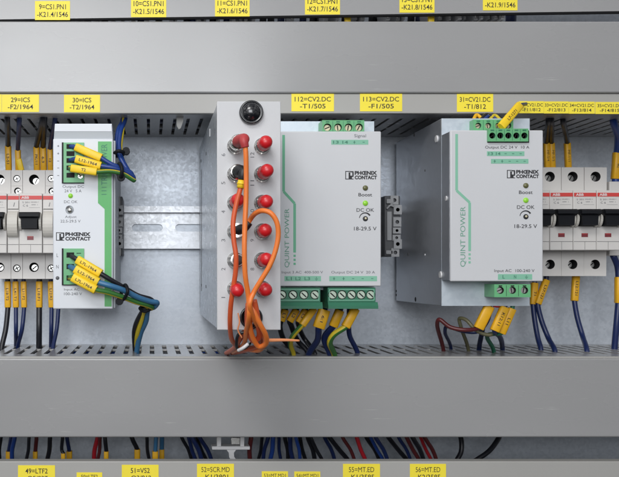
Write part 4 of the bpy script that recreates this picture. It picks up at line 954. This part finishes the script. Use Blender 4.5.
for i, (xt, xb_, m) in enumerate(gap):
    k = cnt.get(m, 0); cnt[m] = k + 1
    d = 44 + (i * 7) % 24; r = 1.35 + (i % 3) * .2
    lab = f'{CN[m]} wire under the lower duct, {ORD[k]} of the {CN[m]} ones from left'
    wire(lab, [(xt + (xt-xb_)*.5, 424, d + 2), (xt, 438, d + 4), ((xt*.45 + xb_*.55) + (1.0 if i % 2 else -1.0), 450, d), (xb_, 462, d - 3), (xb_ + (xb_-xt)*.2, 476, d - 5)], r, m, group='wires in the gap under the lower duct', seg=8,
         mk=([((xb_ + .3, 453 - (i % 3)*2, d + 1), (xb_ + .2, 470, d - 1), 3.4 + (i % 2)*1.2, None)] if i in (1, 4, 6, 7, 10, 11, 13, 14) else None))
for (lab, pts) in [('black wire curving down alone in the gap right of the red ones', [(459, 430, 40), (461.5, 442, 44), (461, 452, 46), (456, 462, 48), (452, 474, 48)]), ('black wire sweeping down left, last one on the right in the lower gap', [(503, 428, 40), (497.5, 440, 44), (489, 451, 48), (477, 459.5, 50), (462, 468, 50)])]:
    wire(lab, pts, 1.9, 'blackwire', group='wires in the gap under the lower duct')
# two marker sleeves without a visible wire colour are part of the wires above; bracket
t = thing('rail_bracket', 'white T shaped bracket in the gap under the lower duct', 'bracket', P(231, 448, 80))
b = MB('bracket'); d = 80
b.pbox(212, 250, 446.4, 449.8, d, d - 10, 0, .4); b.pbox(217, 221, 428, 446.3, d - 1, d - 8, 0); b.pbox(240.3, 244.2, 428, 446.3, d - 1, d - 8, 0)
b.prism([(X(a, d), Z(c, d)) for a, c in [(226.5, 449.9), (236.5, 449.9), (234.0, 453), (234.3, 457), (238.5, 463), (240, 475), (233, 475), (232.5, 463), (229.3, 457.5), (229, 453)]], d - 7, d - 1)
b.build('bracket_frame', t)
b = MB('steel'); b.pbox(231.2, 240.0, 437.6, 444.6, d - 1.5, d - 7, 0, .4); b.build('clamp_nut', t)

# ------------------------------------------------------------------ gap above the upper duct
random.seed(11)
for i, px in enumerate([30, 46, 62, 79, 96, 112, 122, 133, 147, 172, 176, 199, 205, 219, 234, 241, 246, 254, 292, 326, 338, 356, 363, 388, 398, 404, 432, 440, 450, 460, 465, 476, 482, 489, 496, 503]):
    d = 82 + (i % 3) * 4
    t = thing('terminal_piece', 'pale terminal edge above the upper duct, ' + (ORD[i] if i < 24 else ORD[35 - i] + ' from the right') + (' from the left' if i < 24 else ''), 'terminal', (X(px, d), 0, 200), 'terminal edges in the gap above the upper duct')
    b = MB('terminalgrey', 'matblack'); w = random.uniform(1.4, 3.2); x_ = X(px, d)
    zlo = Z(21.3 - (px/619*5) * .6, d) - random.uniform(0, 1.0)
    b.box(x_ - w/2, x_ + w/2, 40, d, zlo, zlo + 26, 0, .3); b.build('terminal_body', t)
    b = MB('ring'); b.lathe(x_, zlo + 2.2, [(w*.25, d), (w*.25, d + .4), (0, d + .4)], 0, 10); b.build('terminal_contact', t)
for i, px in enumerate([52, 87, 104, 140, 158, 186, 192, 212, 226, 262, 270, 280, 288, 302, 312, 318, 334, 344, 350, 371, 378, 394, 410, 418, 424, 437, 455, 470, 510]):
    d = 66; m = ['blackwire', 'navy', 'blackwire', 'navy', 'blackwire'][i % 5]
    wire(f'{CN[m]} wire in the narrow gap above the upper duct, ' + (f'{ORD[i]} from the left' if i < 20 else f'{ORD[28-i]} from the right'), [(px, 30, d), (px + 1, 18, d - 2), (px + (i % 3) - 1, 4, d - 6)], 2.6 + (px > 500)*1.5, m, group='wires in the gap above the upper duct', seg=8)
for (px, l) in ((347.5, 'yellow sleeve in the gap above the duct, over the 113 label'), (431, 'yellow sleeve in the gap above the duct, under the 13 label')):
    t = thing('wire_sleeve', l, 'wire sleeve', P(px, 18, 92)); marker(t, (px, 24, 90), (px, 8, 90), 4.6, None, 'sleevebright')

# small grey tab hanging under the upper duct
t = thing('hanging_tab', 'small grey plastic tab hanging under the upper duct, left of the fibre box', 'tab', P(180, 122, 88))
b = MB('ductband'); d = 88
b.prism([(X(a, d), Z(c, d)) for a, c in [(176.3, 113), (183.8, 113), (183.2, 121), (180.8, 128.0), (178.8, 129.3), (176.8, 126)]], d - 2, d); b.build('tab_body', t)

# ------------------------------------------------------------------ camera
cam = bpy.data.cameras.new('camera'); co = bpy.data.objects.new('camera', cam); COL.objects.link(co)
co.location = (0, -ZB*MM, 0); co.rotation_euler = (PI/2, 0, 0)
cam.sensor_width = 36; cam.lens = 36 * F / 619
cam.shift_x = (309.5 - VX) / 619; cam.shift_y = (VY - 238.5) / 619
cam.clip_start = 0.01; cam.clip_end = 20
S.camera = co

# ------------------------------------------------------------------ light
w = bpy.data.worlds.new('World'); S.world = w; w.use_nodes = True
nt = w.node_tree; bg = nt.nodes['Background']
tc = nt.nodes.new('ShaderNodeTexCoord'); nz = nt.nodes.new('ShaderNodeTexNoise'); nz.inputs['Scale'].default_value = 4.4; nz.inputs['Detail'].default_value = 1
nt.links.new(tc.outputs['Generated'], nz.inputs['Vector'])
cr_ = nt.nodes.new('ShaderNodeValToRGB'); cr_.color_ramp.elements[0].position = .46; cr_.color_ramp.elements[1].position = .60
cr_.color_ramp.elements[0].color = (.03, .032, .04, 1); cr_.color_ramp.elements[1].color = (1.7, 1.7, 1.71, 1)
nt.links.new(nz.outputs['Fac'], cr_.inputs[0])
# made-up surroundings: blotches for reflections, dimmed below to shade undersides, left side brighter
sx_ = nt.nodes.new('ShaderNodeSeparateXYZ'); nt.links.new(tc.outputs['Generated'], sx_.inputs[0])
g1 = nt.nodes.new('ShaderNodeMapRange'); g1.inputs[1].default_value = -.38; g1.inputs[2].default_value = .0; g1.inputs[3].default_value = .05; g1.inputs[4].default_value = 1.0
nt.links.new(sx_.outputs['Z'], g1.inputs[0])
g2 = nt.nodes.new('ShaderNodeMapRange'); g2.inputs[1].default_value = -.7; g2.inputs[2].default_value = .8; g2.inputs[3].default_value = 1.15; g2.inputs[4].default_value = .4
nt.links.new(sx_.outputs['X'], g2.inputs[0])
mu = nt.nodes.new('ShaderNodeMath'); mu.operation = 'MULTIPLY'; nt.links.new(g1.outputs[0], mu.inputs[0]); nt.links.new(g2.outputs[0], mu.inputs[1])
mm_ = nt.nodes.new('ShaderNodeMix'); mm_.data_type = 'RGBA'; mm_.blend_type = 'MULTIPLY'; mm_.inputs[0].default_value = 1
nt.links.new(cr_.outputs[0], mm_.inputs[6]); nt.links.new(mu.outputs[0], mm_.inputs[7]); nt.links.new(mm_.outputs[2], bg.inputs['Color'])
bg.inputs['Strength'].default_value = 0.95
def area(name, loc, target, sx, sy, power, col):
    l = bpy.data.lights.new(name, 'AREA'); l.shape = 'RECTANGLE'; l.size = sx; l.size_y = sy; l.energy = power; l.color = col
    o = bpy.data.objects.new(name, l); COL.objects.link(o); o.location = loc
    o.rotation_euler = (Vector(target) - Vector(loc)).to_track_quat('-Z', 'Y').to_euler(); return o
area('ceiling_lamp', (-0.36, -1.05, 0.88), (0.0, 0, 0.0), 0.5, 0.35, 6.5, (1.0, 0.985, 0.96))
area('front_light', (-0.14, -1.50, 0.36), (-0.03, 0, 0.03), 0.75, 0.55, 9.5, (0.95, 0.975, 1.0))  # broad soft light from the front, behind the camera
S.view_settings.view_transform = 'Standard'; S.view_settings.look = 'None'; S.view_settings.exposure = 0; S.view_settings.gamma = 1
S.cycles.use_denoising = True
